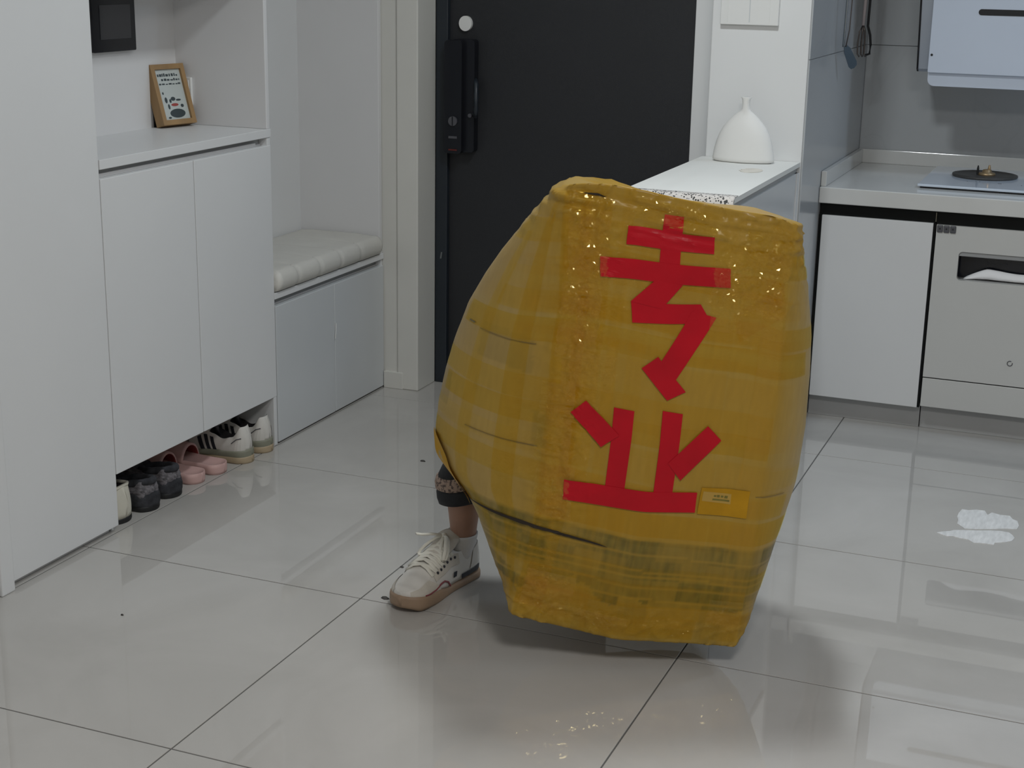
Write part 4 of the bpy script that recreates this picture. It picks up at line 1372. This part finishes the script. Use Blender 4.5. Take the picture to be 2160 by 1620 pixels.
def sample(q, v, off):
    """q: -1 left silhouette, 0 front-left edge, 1 front-right edge, 2 right silhouette"""
    if q < 0:
        j = JFL + q * NL
    elif q <= 1:
        j = JFL + q * NFR
    else:
        j = JFR + (q - 1) * NR
    i = min(max(v * NV, 0), NV - 1e-6)
    j = min(max(j, 1), NS - 2)
    i0, j0 = int(i), int(j)
    fi, fj = i - i0, j - j0
    def L(A):
        return (A[i0, j0] * (1 - fi) * (1 - fj) + A[i0 + 1, j0] * fi * (1 - fj) + A[i0, j0 + 1] * (1 - fi) * fj + A[i0 + 1, j0 + 1] * fi * fj)
    return L(G2) + L(N1) * off


def ab_to_qv(a, b):
    aFL, aFR = float(f_aFL(b)), float(f_aFR(b))
    if a >= aFL:
        q = (a - aFL) / (aFR - aFL)
    else:
        q = -(aFL - a) / (aFL - float(f_aL(b)))
    v = (b - float(f_bot(a))) / (float(f_top(a)) - float(f_bot(a)))
    return q, v


def box_color_attr(me, pts, vrow):
    col = me.color_attributes.new('tape_tint_sheen', 'FLOAT_COLOR', 'POINT')
    data = np.ones((len(pts), 4))
    rs = np.random.default_rng(11)
    bands = [(rs.uniform(0, 1), rs.uniform(0.012, 0.03), rs.uniform(-1, 1)) for _ in range(26)]
    vb = [(rs.uniform(-0.35, 0.3), rs.uniform(0.012, 0.03), rs.uniform(-1, 1)) for _ in range(12)]
    for idx, (a, b, c) in enumerate(pts):
        v = vrow[idx]
        base = np.array([0.56, 0.395, 0.155])
        k = 0.0
        for m_, h_, s_ in bands:
            if abs(v + 0.03 * (a) - m_) < h_:
                k += 0.30 * s_
        for m_, h_, s_ in vb:
            if abs(a + 0.04 * (v - 0.5) - m_) < h_ and c < 0.05:
                k += 0.30 * s_
        t = 1 / (1 + math.exp(-k * 3.2))
        side_sheen = min(1.0, max(0.0, c / 0.07)) if (a < -0.2 or a > 0.2) else 0.0
        yel = np.array([0.40, 0.208, 0.0])
        tanc = np.array([0.425, 0.285, 0.07])
        base = yel * t + tanc * (1 - t)
        base = base * (1 - 0.65 * side_sheen) + np.array([0.46, 0.325, 0.12]) * 0.65 * side_sheen  # side faces mixed towards pale tan: hazy sheen put into the colour
        # printed, greenish carton under the tape near the foot and a few patches on the left
        edge = 0.243 - 0.01 * a + 0.003 * noise.noise(Vector((a * 20, 0, 0)))
        g_ = 0.0
        if v < edge:
            g_ = 0.9 * min(1.0, (edge - v) / 0.006)
            blk = noise.cell(Vector((a * 17 + 0.3, v * 21, 0.0)))
            g_ *= 0.70 + 0.30 * blk
            g_ *= 0.85 + 0.30 * noise.noise(Vector((a * 160, v * 14, 0.5)))
            for ln in (0.204, 0.166, 0.152, 0.128, 0.098):
                if abs(v + 0.012 * a - ln) < 0.0026:
                    g_ *= 0.45
            nz = noise.noise(Vector((a * 14, v * 26, 1.0)))
            if v < 0.085 + 0.04 * nz:
                g_ *= 0.35
            if a < -0.12 and v < 0.13 and nz > 0.0:
                g_ *= 0.45
            if a > 0.18 and v < 0.11 and nz > -0.05:
                g_ *= 0.4
        elif c > 0.003 and a < -0.2:
            g_ = 0.5 * max(0.0, noise.cell(Vector((b * 13, c * 14 + a * 5, 3.0))) - 0.25) * max(0.0, 1 - abs(b - 0.42) / 0.3)
        olive = np.array([0.135, 0.118, 0.030]) * (0.8 + 0.35 * noise.noise(Vector((a * 90, v * 60, 0))))
        base = base * (1 - g_) + olive * g_
        base = base * (0.96 + 0.07 * noise.noise(Vector((a * 150, b * 20, c * 150))))
        data[idx, :3] = np.clip(base, 0, 1)
    col.data.foreach_set('color', data.astype(np.float32).ravel())


def box_material():
    m = bpy.data.materials.new('taped_cardboard')
    m.use_nodes = True
    nt = m.node_tree
    b = nt.nodes['Principled BSDF']
    b.inputs['Roughness'].default_value = 0.42
    b.inputs['Coat Weight'].default_value = 0.15
    b.inputs['Coat Roughness'].default_value = 0.2
    b.inputs['Specular IOR Level'].default_value = 0.15
    at = nt.nodes.new('ShaderNodeAttribute')
    at.attribute_name = 'tape_tint_sheen'
    nt.links.new(at.outputs['Color'], b.inputs['Base Color'])
    tc = nt.nodes.new('ShaderNodeTexCoord')
    n = nt.nodes.new('ShaderNodeTexNoise')
    n.inputs['Scale'].default_value = 38
    n.inputs['Detail'].default_value = 4
    n.inputs['Distortion'].default_value = 1.5
    nt.links.new(tc.outputs['Object'], n.inputs['Vector'])
    bp = nt.nodes.new('ShaderNodeBump')
    bp.inputs['Strength'].default_value = 0.07
    bp.inputs['Distance'].default_value = 0.004
    nt.links.new(n.outputs['Fac'], bp.inputs['Height'])
    nt.links.new(bp.outputs[0], b.inputs['Normal'])
    nt.links.new(bp.outputs[0], b.inputs['Coat Normal'])
    return m


def tape_material(name, tint, gloss=0.04, grough=0.06):
    m = bpy.data.materials.new(name)
    m.use_nodes = True
    nt = m.node_tree
    for n_ in list(nt.nodes):
        if n_.type != 'OUTPUT_MATERIAL':
            nt.nodes.remove(n_)
    out = [n_ for n_ in nt.nodes if n_.type == 'OUTPUT_MATERIAL'][0]
    tr = nt.nodes.new('ShaderNodeBsdfTransparent')
    tr.inputs[0].default_value = (*tint, 1)
    gl = nt.nodes.new('ShaderNodeBsdfGlossy')
    gl.inputs['Roughness'].default_value = grough
    gl.inputs['Color'].default_value = (1, 0.84, 0.42, 1)
    tc = nt.nodes.new('ShaderNodeTexCoord')
    mp = nt.nodes.new('ShaderNodeMapping')
    mp.inputs['Scale'].default_value = (1, 1, 1.6)
    n = nt.nodes.new('ShaderNodeTexNoise')
    n.inputs['Scale'].default_value = 24
    n.inputs['Detail'].default_value = 5
    n.inputs['Distortion'].default_value = 2.2
    nt.links.new(tc.outputs['Object'], mp.inputs['Vector'])
    nt.links.new(mp.outputs[0], n.inputs['Vector'])
    bp = nt.nodes.new('ShaderNodeBump')
    bp.inputs['Strength'].default_value = 1.0
    bp.inputs['Distance'].default_value = 0.0022
    # thin ridges: where the noise passes through its middle value
    sb = nt.nodes.new('ShaderNodeMath')
    sb.operation = 'SUBTRACT'
    sb.inputs[1].default_value = 0.5
    nt.links.new(n.outputs['Fac'], sb.inputs[0])
    ab = nt.nodes.new('ShaderNodeMath')
    ab.operation = 'ABSOLUTE'
    nt.links.new(sb.outputs[0], ab.inputs[0])
    rp = nt.nodes.new('ShaderNodeValToRGB')
    rp.color_ramp.elements[0].position = 0.0
    rp.color_ramp.elements[0].color = (1, 1, 1, 1)
    rp.color_ramp.elements[1].position = 0.10
    rp.color_ramp.elements[1].color = (0, 0, 0, 1)
    nt.links.new(ab.outputs[0], rp.inputs[0])
    at = nt.nodes.new('ShaderNodeAttribute')
    at.attribute_name = 'crinkle'
    mm = nt.nodes.new('ShaderNodeMath')
    mm.operation = 'MULTIPLY'
    nt.links.new(rp.outputs[0], mm.inputs[0])
    nt.links.new(at.outputs['Fac'], mm.inputs[1])
    nt.links.new(mm.outputs[0], bp.inputs['Height'])
    nt.links.new(bp.outputs[0], gl.inputs['Normal'])
    mx = nt.nodes.new('ShaderNodeMixShader')
    mx.inputs[0].default_value = gloss
    nt.links.new(tr.outputs[0], mx.inputs[1])
    nt.links.new(gl.outputs[0], mx.inputs[2])
    nt.links.new(mx.outputs[0], out.inputs['Surface'])
    return m


M_BOX = box_material()
M_TAPES = [tape_material('clear_yellow_tape', (0.998, 0.98, 0.88)), tape_material('amber_tape', (0.985, 0.93, 0.62)), tape_material('golden_tape', (0.995, 0.955, 0.72))]
M_CRUMPLE = tape_material('crumpled_tape', (0.995, 0.96, 0.68), 0.075, 0.10)


def taped_box():
    base = BP0 + BW * 0.2
    bx = thing('cardboard_box', 'large cardboard box wrapped in yellow tape with red tape characters', 'box', (float(base[0]), float(base[1]), 0.06))
    pts = G2.reshape(-1, 3).tolist()
    vrow = [i / NV for i in range(NV + 1) for _ in range(NS)]
    F = []
    for i in range(NV):
        for j in range(NS):
            k = (j + 1) % NS
            F.append([i * NS + j, i * NS + k, (i + 1) * NS + k, (i + 1) * NS + j])
    # caps
    for row, sgn, vv in ((NV, 1, 1.0), (0, -1, 0.0)):
        ring = G2[row]
        cen_ = ring.mean(axis=0)
        prev = row * NS
        for s_, dz in ((0.985, 0.0045), (0.95, 0.006), (0.75, 0.004), (0.4, 0.0), (0.05, 0.0)):
            r2 = cen_ + (ring - cen_) * s_
            r2 = r2 + np.array([0, dz * sgn, 0])
            st_ = len(pts)
            pts += r2.tolist()
            vrow += [vv] * NS
            for j in range(NS):
                k = (j + 1) % NS
                F.append([prev + j, prev + k, st_ + k, st_ + j])
            prev = st_
        F.append([prev + j for j in range(NS)])
    wp = to_world(np.array(pts))
    carton = mesh_obj('carton', [tuple(p) for p in wp], F, M_BOX, bx, smooth=True)
    box_color_attr(carton.data, pts, vrow)

    def patch(name, m, quad, nx, ny, off, parent, thick=0.0006, curl=0.0):
        """quad: 4 corner (q,v)"""
        P, FF = [], []
        for t_ in (1, 0):
            for i in range(ny + 1):
                for j in range(nx + 1):
                    u, w = j / nx, i / ny
                    q = (1 - u) * (1 - w) * quad[0][0] + u * (1 - w) * quad[1][0] + u * w * quad[2][0] + (1 - u) * w * quad[3][0]
                    v = (1 - u) * (1 - w) * quad[0][1] + u * (1 - w) * quad[1][1] + u * w * quad[2][1] + (1 - u) * w * quad[3][1]
                    lift = curl * max(0, (u - 0.8) / 0.2) ** 2
                    P.append(sample(q, v, off + lift if t_ else off - thick))
            if thick == 0:
                break
        m1 = nx + 1
        n1 = (nx + 1) * (ny + 1)
        for i in range(ny):
            for j in range(nx):
                f = [i * m1 + j, i * m1 + j + 1, (i + 1) * m1 + j + 1, (i + 1) * m1 + j]
                FF.append(f)
                if thick > 0:
                    FF.append([x + n1 for x in f[::-1]])
        if thick > 0:
            rim = [j for j in range(nx + 1)] + [i * m1 + nx for i in range(1, ny + 1)] + [ny * m1 + j for j in range(nx - 1, -1, -1)] + [i * m1 for i in range(ny - 1, 0, -1)]
            for a_, b_ in zip(rim, rim[1:] + rim[:1]):
                FF.append([a_, b_, b_ + n1, a_ + n1])
        if thick == 0:                      # open sheet: make it face outwards
            p0, p1, p3 = (np.array(P[FF[0][k]]) for k in (0, 1, 3))
            qm = (quad[0][0] + quad[2][0]) / 2
            vm = (quad[0][1] + quad[2][1]) / 2
            outw = sample(quad[0][0], quad[0][1], 0.01) - sample(quad[0][0], quad[0][1], 0.0)
            W3 = to_world(np.array([p0, p1, p3]))
            ow = outw[0] * BA + outw[1] * BB + outw[2] * BW
            if np.dot(np.cross(W3[1] - W3[0], W3[2] - W3[0]), ow) < 0:
                FF = [f[::-1] for f in FF]
        ob = mesh_obj(name, [tuple(p) for p in to_world(np.array(P))], FF, m, parent, smooth=(thick == 0), recalc=(thick > 0))
        if m in M_TAPES:
            ca = ob.data.attributes.new('crinkle', 'FLOAT', 'POINT')
            ca.data.foreach_set('value', [crinkle_zone(p[0], p[1] / 0.95) for p in P])
        return ob

    def crinkle_zone(a, v):
        z = math.exp(-((a + 0.20) / 0.055) ** 2) * (1.0 if v > 0.28 else 0.5)
        z += 0.7 * math.exp(-((a + 0.13) / 0.06) ** 2 - ((v - 0.72) / 0.10) ** 2)
        z += 1.1 * math.exp(-((a - 0.19) / 0.10) ** 2 - ((v - 0.90) / 0.13) ** 2)
        z += 0.6 * math.exp(-((v - 0.985) / 0.03) ** 2) + 0.6 * math.exp(-(v / 0.05) ** 2)
        return min(1.0, 0.06 + z)

    STR = {'1a': [(-0.0633, 0.9191), (-0.0234, 0.9197), (-0.0133, 0.8033), (-0.0566, 0.8024)],
           '1b': [(-0.1331, 0.8859), (0.045, 0.8869), (0.0504, 0.851), (-0.1318, 0.8476)],
           '1c': [(-0.1806, 0.8151), (0.0893, 0.8265), (0.0963, 0.7874), (-0.1752, 0.774)],
           '1d': [(-0.0594, 0.784), (-0.0024, 0.7798), (-0.0376, 0.7245), (-0.1042, 0.7315)],
           '1e': [(-0.1031, 0.7307), (0.0414, 0.7446), (0.0695, 0.7089), (-0.0931, 0.6874)],
           '1f': [(0.0263, 0.7283), (0.0783, 0.7213), (0.017, 0.5782), (-0.0265, 0.5981)],
           '1g': [(-0.0276, 0.6228), (-0.0579, 0.5938), (0.0067, 0.5319), (0.0421, 0.5556)],
           '2a': [(-0.1618, 0.5077), (-0.1905, 0.4775), (-0.1156, 0.4117), (-0.0808, 0.4419)],
           '2b': [(-0.1014, 0.5014), (-0.0576, 0.499), (-0.0508, 0.325), (-0.0926, 0.3236)],
           '2c': [(0.0016, 0.5082), (0.0444, 0.5067), (0.0517, 0.326), (0.0114, 0.327)],
           '2d': [(0.1014, 0.4881), (0.1349, 0.4599), (0.0631, 0.3612), (0.0307, 0.3954)],
           '2e': [(-0.1812, 0.3277), (0.104, 0.3386), (0.1067, 0.2933), (-0.1766, 0.2828)]}
    for n_, (k, q) in enumerate(STR.items()):
        o_ = patch('red_tape_strip', M_RED, [ab_to_qv(*p) for p in q], 26, 12, 0.0030 + 0.00035 * (n_ % 4) + (0.0012 if k in ('2a', '2d') else 0), bx, 0.0006)
        o_['label'] = 'red tape stroke'
    lab = patch('paper_label', M_LABEL, [ab_to_qv(*p) for p in ((0.1122, 0.3506), (0.2178, 0.3531), (0.2208, 0.2914), (0.1123, 0.2908))], 16, 10, 0.0034, bx, 0.0008)
    lab['label'] = 'small yellow shipping label'
    patch('print_patch', M_LABELP, [ab_to_qv(*p) for p in ((0.117, 0.3430), (0.178, 0.3432), (0.180, 0.3200), (0.117, 0.3215))], 8, 4, 0.0037, lab, 0.0002)
    for (a0, a1, b0, b1) in ((0.141, 0.146, 0.3375, 0.3335), (0.1475, 0.1535, 0.3385, 0.333), (0.156, 0.1615, 0.338, 0.3335), (0.164, 0.171, 0.3385, 0.3325), (0.139, 0.176, 0.3295, 0.3255)):
        patch('print_mark', M_LABELI, [ab_to_qv(a0, b0), ab_to_qv(a1, b0), ab_to_qv(a1, b1), ab_to_qv(a0, b1)], 4, 2, 0.0040, lab, 0.0002)

    # slit in the tape near the foot: dark lens-shaped gap crossing the left edge
    pa = [(-0.75, 0.222), (-0.5, 0.222), (-0.25, 0.2205), (0.0, 0.2195), (0.10, 0.217), (0.2, 0.2145), (0.30, 0.2115), (0.335, 0.2095)]
    P, FF = [], []
    nseg = 40
    for i in range(nseg + 1):
        t = i / nseg
        q = np.interp(t * (len(pa) - 1), range(len(pa)), [p_[0] for p_ in pa])
        v = np.interp(t * (len(pa) - 1), range(len(pa)), [p_[1] for p_ in pa])
        w = 0.0002 + 0.0036 * math.sin(math.pi * min(1, t ** 0.8)) ** 0.8
        for dv in (-w, 0, w):
            P.append(sample(q, v + dv, 0.0042))
    for i in range(nseg):
        for j in range(2):
            FF.append([i * 3 + j, i * 3 + j + 1, i * 3 + 4 + j, i * 3 + 3 + j])
    mesh_obj('tape_slit', [tuple(p_) for p_ in to_world(np.array(P))], FF, M_DARKIN, bx)
    # other thin seams in the carton
    def seam(pts_, w, name='carton_seam', m=M_DARKIN, off=0.0022):
        P, FF = [], []
        n = len(pts_)
        for (q, v) in pts_:
            P += [sample(q, v - w, off), sample(q, v + w, off)]
        for i in range(n - 1):
            FF.append([2 * i, 2 * i + 1, 2 * i + 3, 2 * i + 2])
        return mesh_obj(name, [tuple(p_) for p_ in to_world(np.array(P))], FF, m, bx)
    M_SEAM = mat('carton_seam', (0.20, 0.13, 0.035), 0.6, var=0.1)
    M_SEAMG = mat('printed_line', (0.16, 0.13, 0.06), 0.6, var=0.1)
    seam([(-0.62 + 0.1 * k, 0.645 - 0.0006 * k) for k in range(6)], 0.0009, m=M_SEAM)
    seam([(-0.80 + 0.03 * k, 0.652) for k in range(4)], 0.0018, m=M_SEAMG)
    seam([(-0.55 + 0.1 * k, 0.400 + 0.001 * k) for k in range(6)], 0.0010, m=M_SEAM)
    seam([(0.98 + 0.06 * k, 0.372 - 0.0 * k) for k in range(8)], 0.0008, m=M_SEAM)
    # mouth-shaped gap under the top rim
    P, FF = [], []
    for i in range(21):
        t = i / 20
        q = 0.07 + 0.10 * t
        w = 0.0045 * math.sin(math.pi * t)
        vv_ = 0.982 - 0.003 * t
        P += [sample(q, vv_ - w * 0.6, 0.0035), sample(q, vv_ + w, 0.0035)]
    for i in range(20):
        FF.append([2 * i, 2 * i + 1, 2 * i + 3, 2 * i + 2])
    mesh_obj('top_gap', [tuple(p_) for p_ in to_world(np.array(P))], FF, M_DARKIN, bx)

    # clear yellow tape, strip by strip
    strips = []
    rs = random.Random(21)
    vv = 0.03
    while vv < 0.99:                                # bands round the front
        hgt = rs.uniform(0.046, 0.058)
        q0 = rs.choice((-1.0, -0.9, -0.55, 0.0, 0.02))
        q1 = rs.choice((0.98, 1.0, 1.5, 2.0, 2.0))
        sl_ = rs.uniform(-0.012, 0.012)
        strips.append([(q0, vv), (q1, vv + sl_), (q1, min(vv + sl_ + hgt, 0.998)), (q0, min(vv + hgt, 0.998))])
        vv += rs.uniform(0.042, 0.075)
    for q0, q1, v0, v1 in ((-0.02, 0.12, 0.03, 0.99), (0.06, 0.19, 0.30, 0.97), (0.88, 1.0, 0.05, 0.99), (-0.30, -0.16, 0.04, 0.97), (-0.62, -0.50, 0.10, 0.9)):
        d_ = rs.uniform(-0.02, 0.02)
        strips.append([(q0, v0), (q1, v0), (q1 + d_, v1), (q0 + d_, v1)])
    strips += [[(0.72, 0.86), (0.98, 0.84), (1.0, 0.93), (0.74, 0.95)], [(0.80, 0.72), (1.0, 0.80), (0.98, 0.86), (0.76, 0.78)],
               [(0.0, 0.005), (0.30, 0.01), (0.32, 0.09), (0.02, 0.13)], [(0.82, 0.005), (1.0, 0.005), (1.0, 0.10), (0.84, 0.08)], [(0.3, 0.005), (0.8, 0.005), (0.8, 0.055), (0.3, 0.06)]]
    for k, q in enumerate(strips):
        nx = int(max(10, abs(q[1][0] - q[0][0]) * 60))
        ny = int(max(8, abs(q[3][1] - q[0][1]) * 110))
        patch('tape_strip', M_TAPES[k % 3], q, nx, ny, 0.0008 + 0.00007 * k, bx, 0.0)
    # crumpled film where the tape bunches up: faceted sheets with real creases
    def crumple(q0, q1, v0, v1, seed, amp=1.0):
        wq = (q1 - q0) * (0.48 if q0 >= -0.05 else 0.30)
        nx, ny = int(max(8, wq / 0.0042)), int(max(8, (v1 - v0) * 0.95 / 0.0042))
        P, FF = [], []
        rr = random.Random(seed)
        for i in range(ny + 1):
            for j in range(nx + 1):
                u, w = j / nx, i / ny
                edge = min(1.0, min(u, 1 - u) * 6, min(w, 1 - w) * 6)
                q = q0 + (q1 - q0) * u + 0.012 * noise.noise(Vector((w * 9, seed, 0)))
                v = v0 + (v1 - v0) * w
                x, y = u * wq, w * (v1 - v0)
                patchy = max(0.0, min(1.0, 1.6 * (noise.noise(Vector((x * 14, y * 14, seed * 3.1))) + 0.36)))
                ridge = (1 - abs(noise.noise(Vector((x * 28, y * 60, seed))))) ** 8
                ridge2 = (1 - abs(noise.noise(Vector((x * 60 + 5, y * 26, seed + 4))))) ** 8
                h = patchy * (0.0016 * ridge + 0.0012 * ridge2 + rr.uniform(-0.00105, 0.00105))
                P.append(sample(q, v, 0.0034 + edge * amp * (h + 0.0008)))
        m1 = nx + 1
        for i in range(ny):
            for j in range(nx):
                a_, b_, c_, d_ = i * m1 + j, i * m1 + j + 1, (i + 1) * m1 + j + 1, (i + 1) * m1 + j
                if (i + j) % 2:
                    FF += [[a_, b_, c_], [a_, c_, d_]]
                else:
                    FF += [[a_, b_, d_], [b_, c_, d_]]
        return mesh_obj('crumpled_tape', [tuple(p_) for p_ in to_world(np.array(P))], FF, M_CRUMPLE, bx, smooth=False)
    for kk, (q0, q1, v0, v1) in enumerate(((0.02, 0.20, 0.78, 0.95), (0.0, 0.17, 0.62, 0.79), (0.03, 0.26, 0.56, 0.64), (-0.06, 0.10, 0.38, 0.56), (-0.04, 0.14, 0.25, 0.38),
                                           (0.66, 0.80, 0.74, 0.90), (0.79, 1.0, 0.74, 0.97), (0.30, 0.66, 0.945, 0.99), (0.06, 0.5, 0.005, 0.05), (0.84, 1.0, 0.01, 0.11), (0.02, 0.24, 0.03, 0.12))):
        crumple(q0, q1, v0, v1, kk + 1, 0.75 if v0 < 0.4 else 1.0)
    # loose yellow flap at the lower left where the leg steps out
    P, FF = [], []
    n = 18
    for i in range(n + 1):
        t = i / n
        v = 0.335 - 0.125 * t
        A_ = sample(-0.99, v, 0.004)
        wdt = 0.018 + 0.030 * math.sin(math.pi * min(1, 0.15 + t)) 
        P += [A_, A_ + np.array([0.010, -0.004, -0.010]) + np.array([0.3, 0.05, -0.25]) * wdt]
        P[-1] = sample(-0.99 + 0.30 * math.sin(math.pi * (0.08 + 0.84 * t)) ** 0.7, v - 0.004, 0.0065)
    for i in range(n):
        FF.append([2 * i, 2 * i + 1, 2 * i + 3, 2 * i + 2])
    mesh_obj('side_flap', [tuple(p_) for p_ in to_world(np.array(P))], FF, mat('yellow_flap', (0.55, 0.29, 0.0), 0.45, var=0.1, spec=0.1), bx, smooth=True)
    return bx


taped_box()
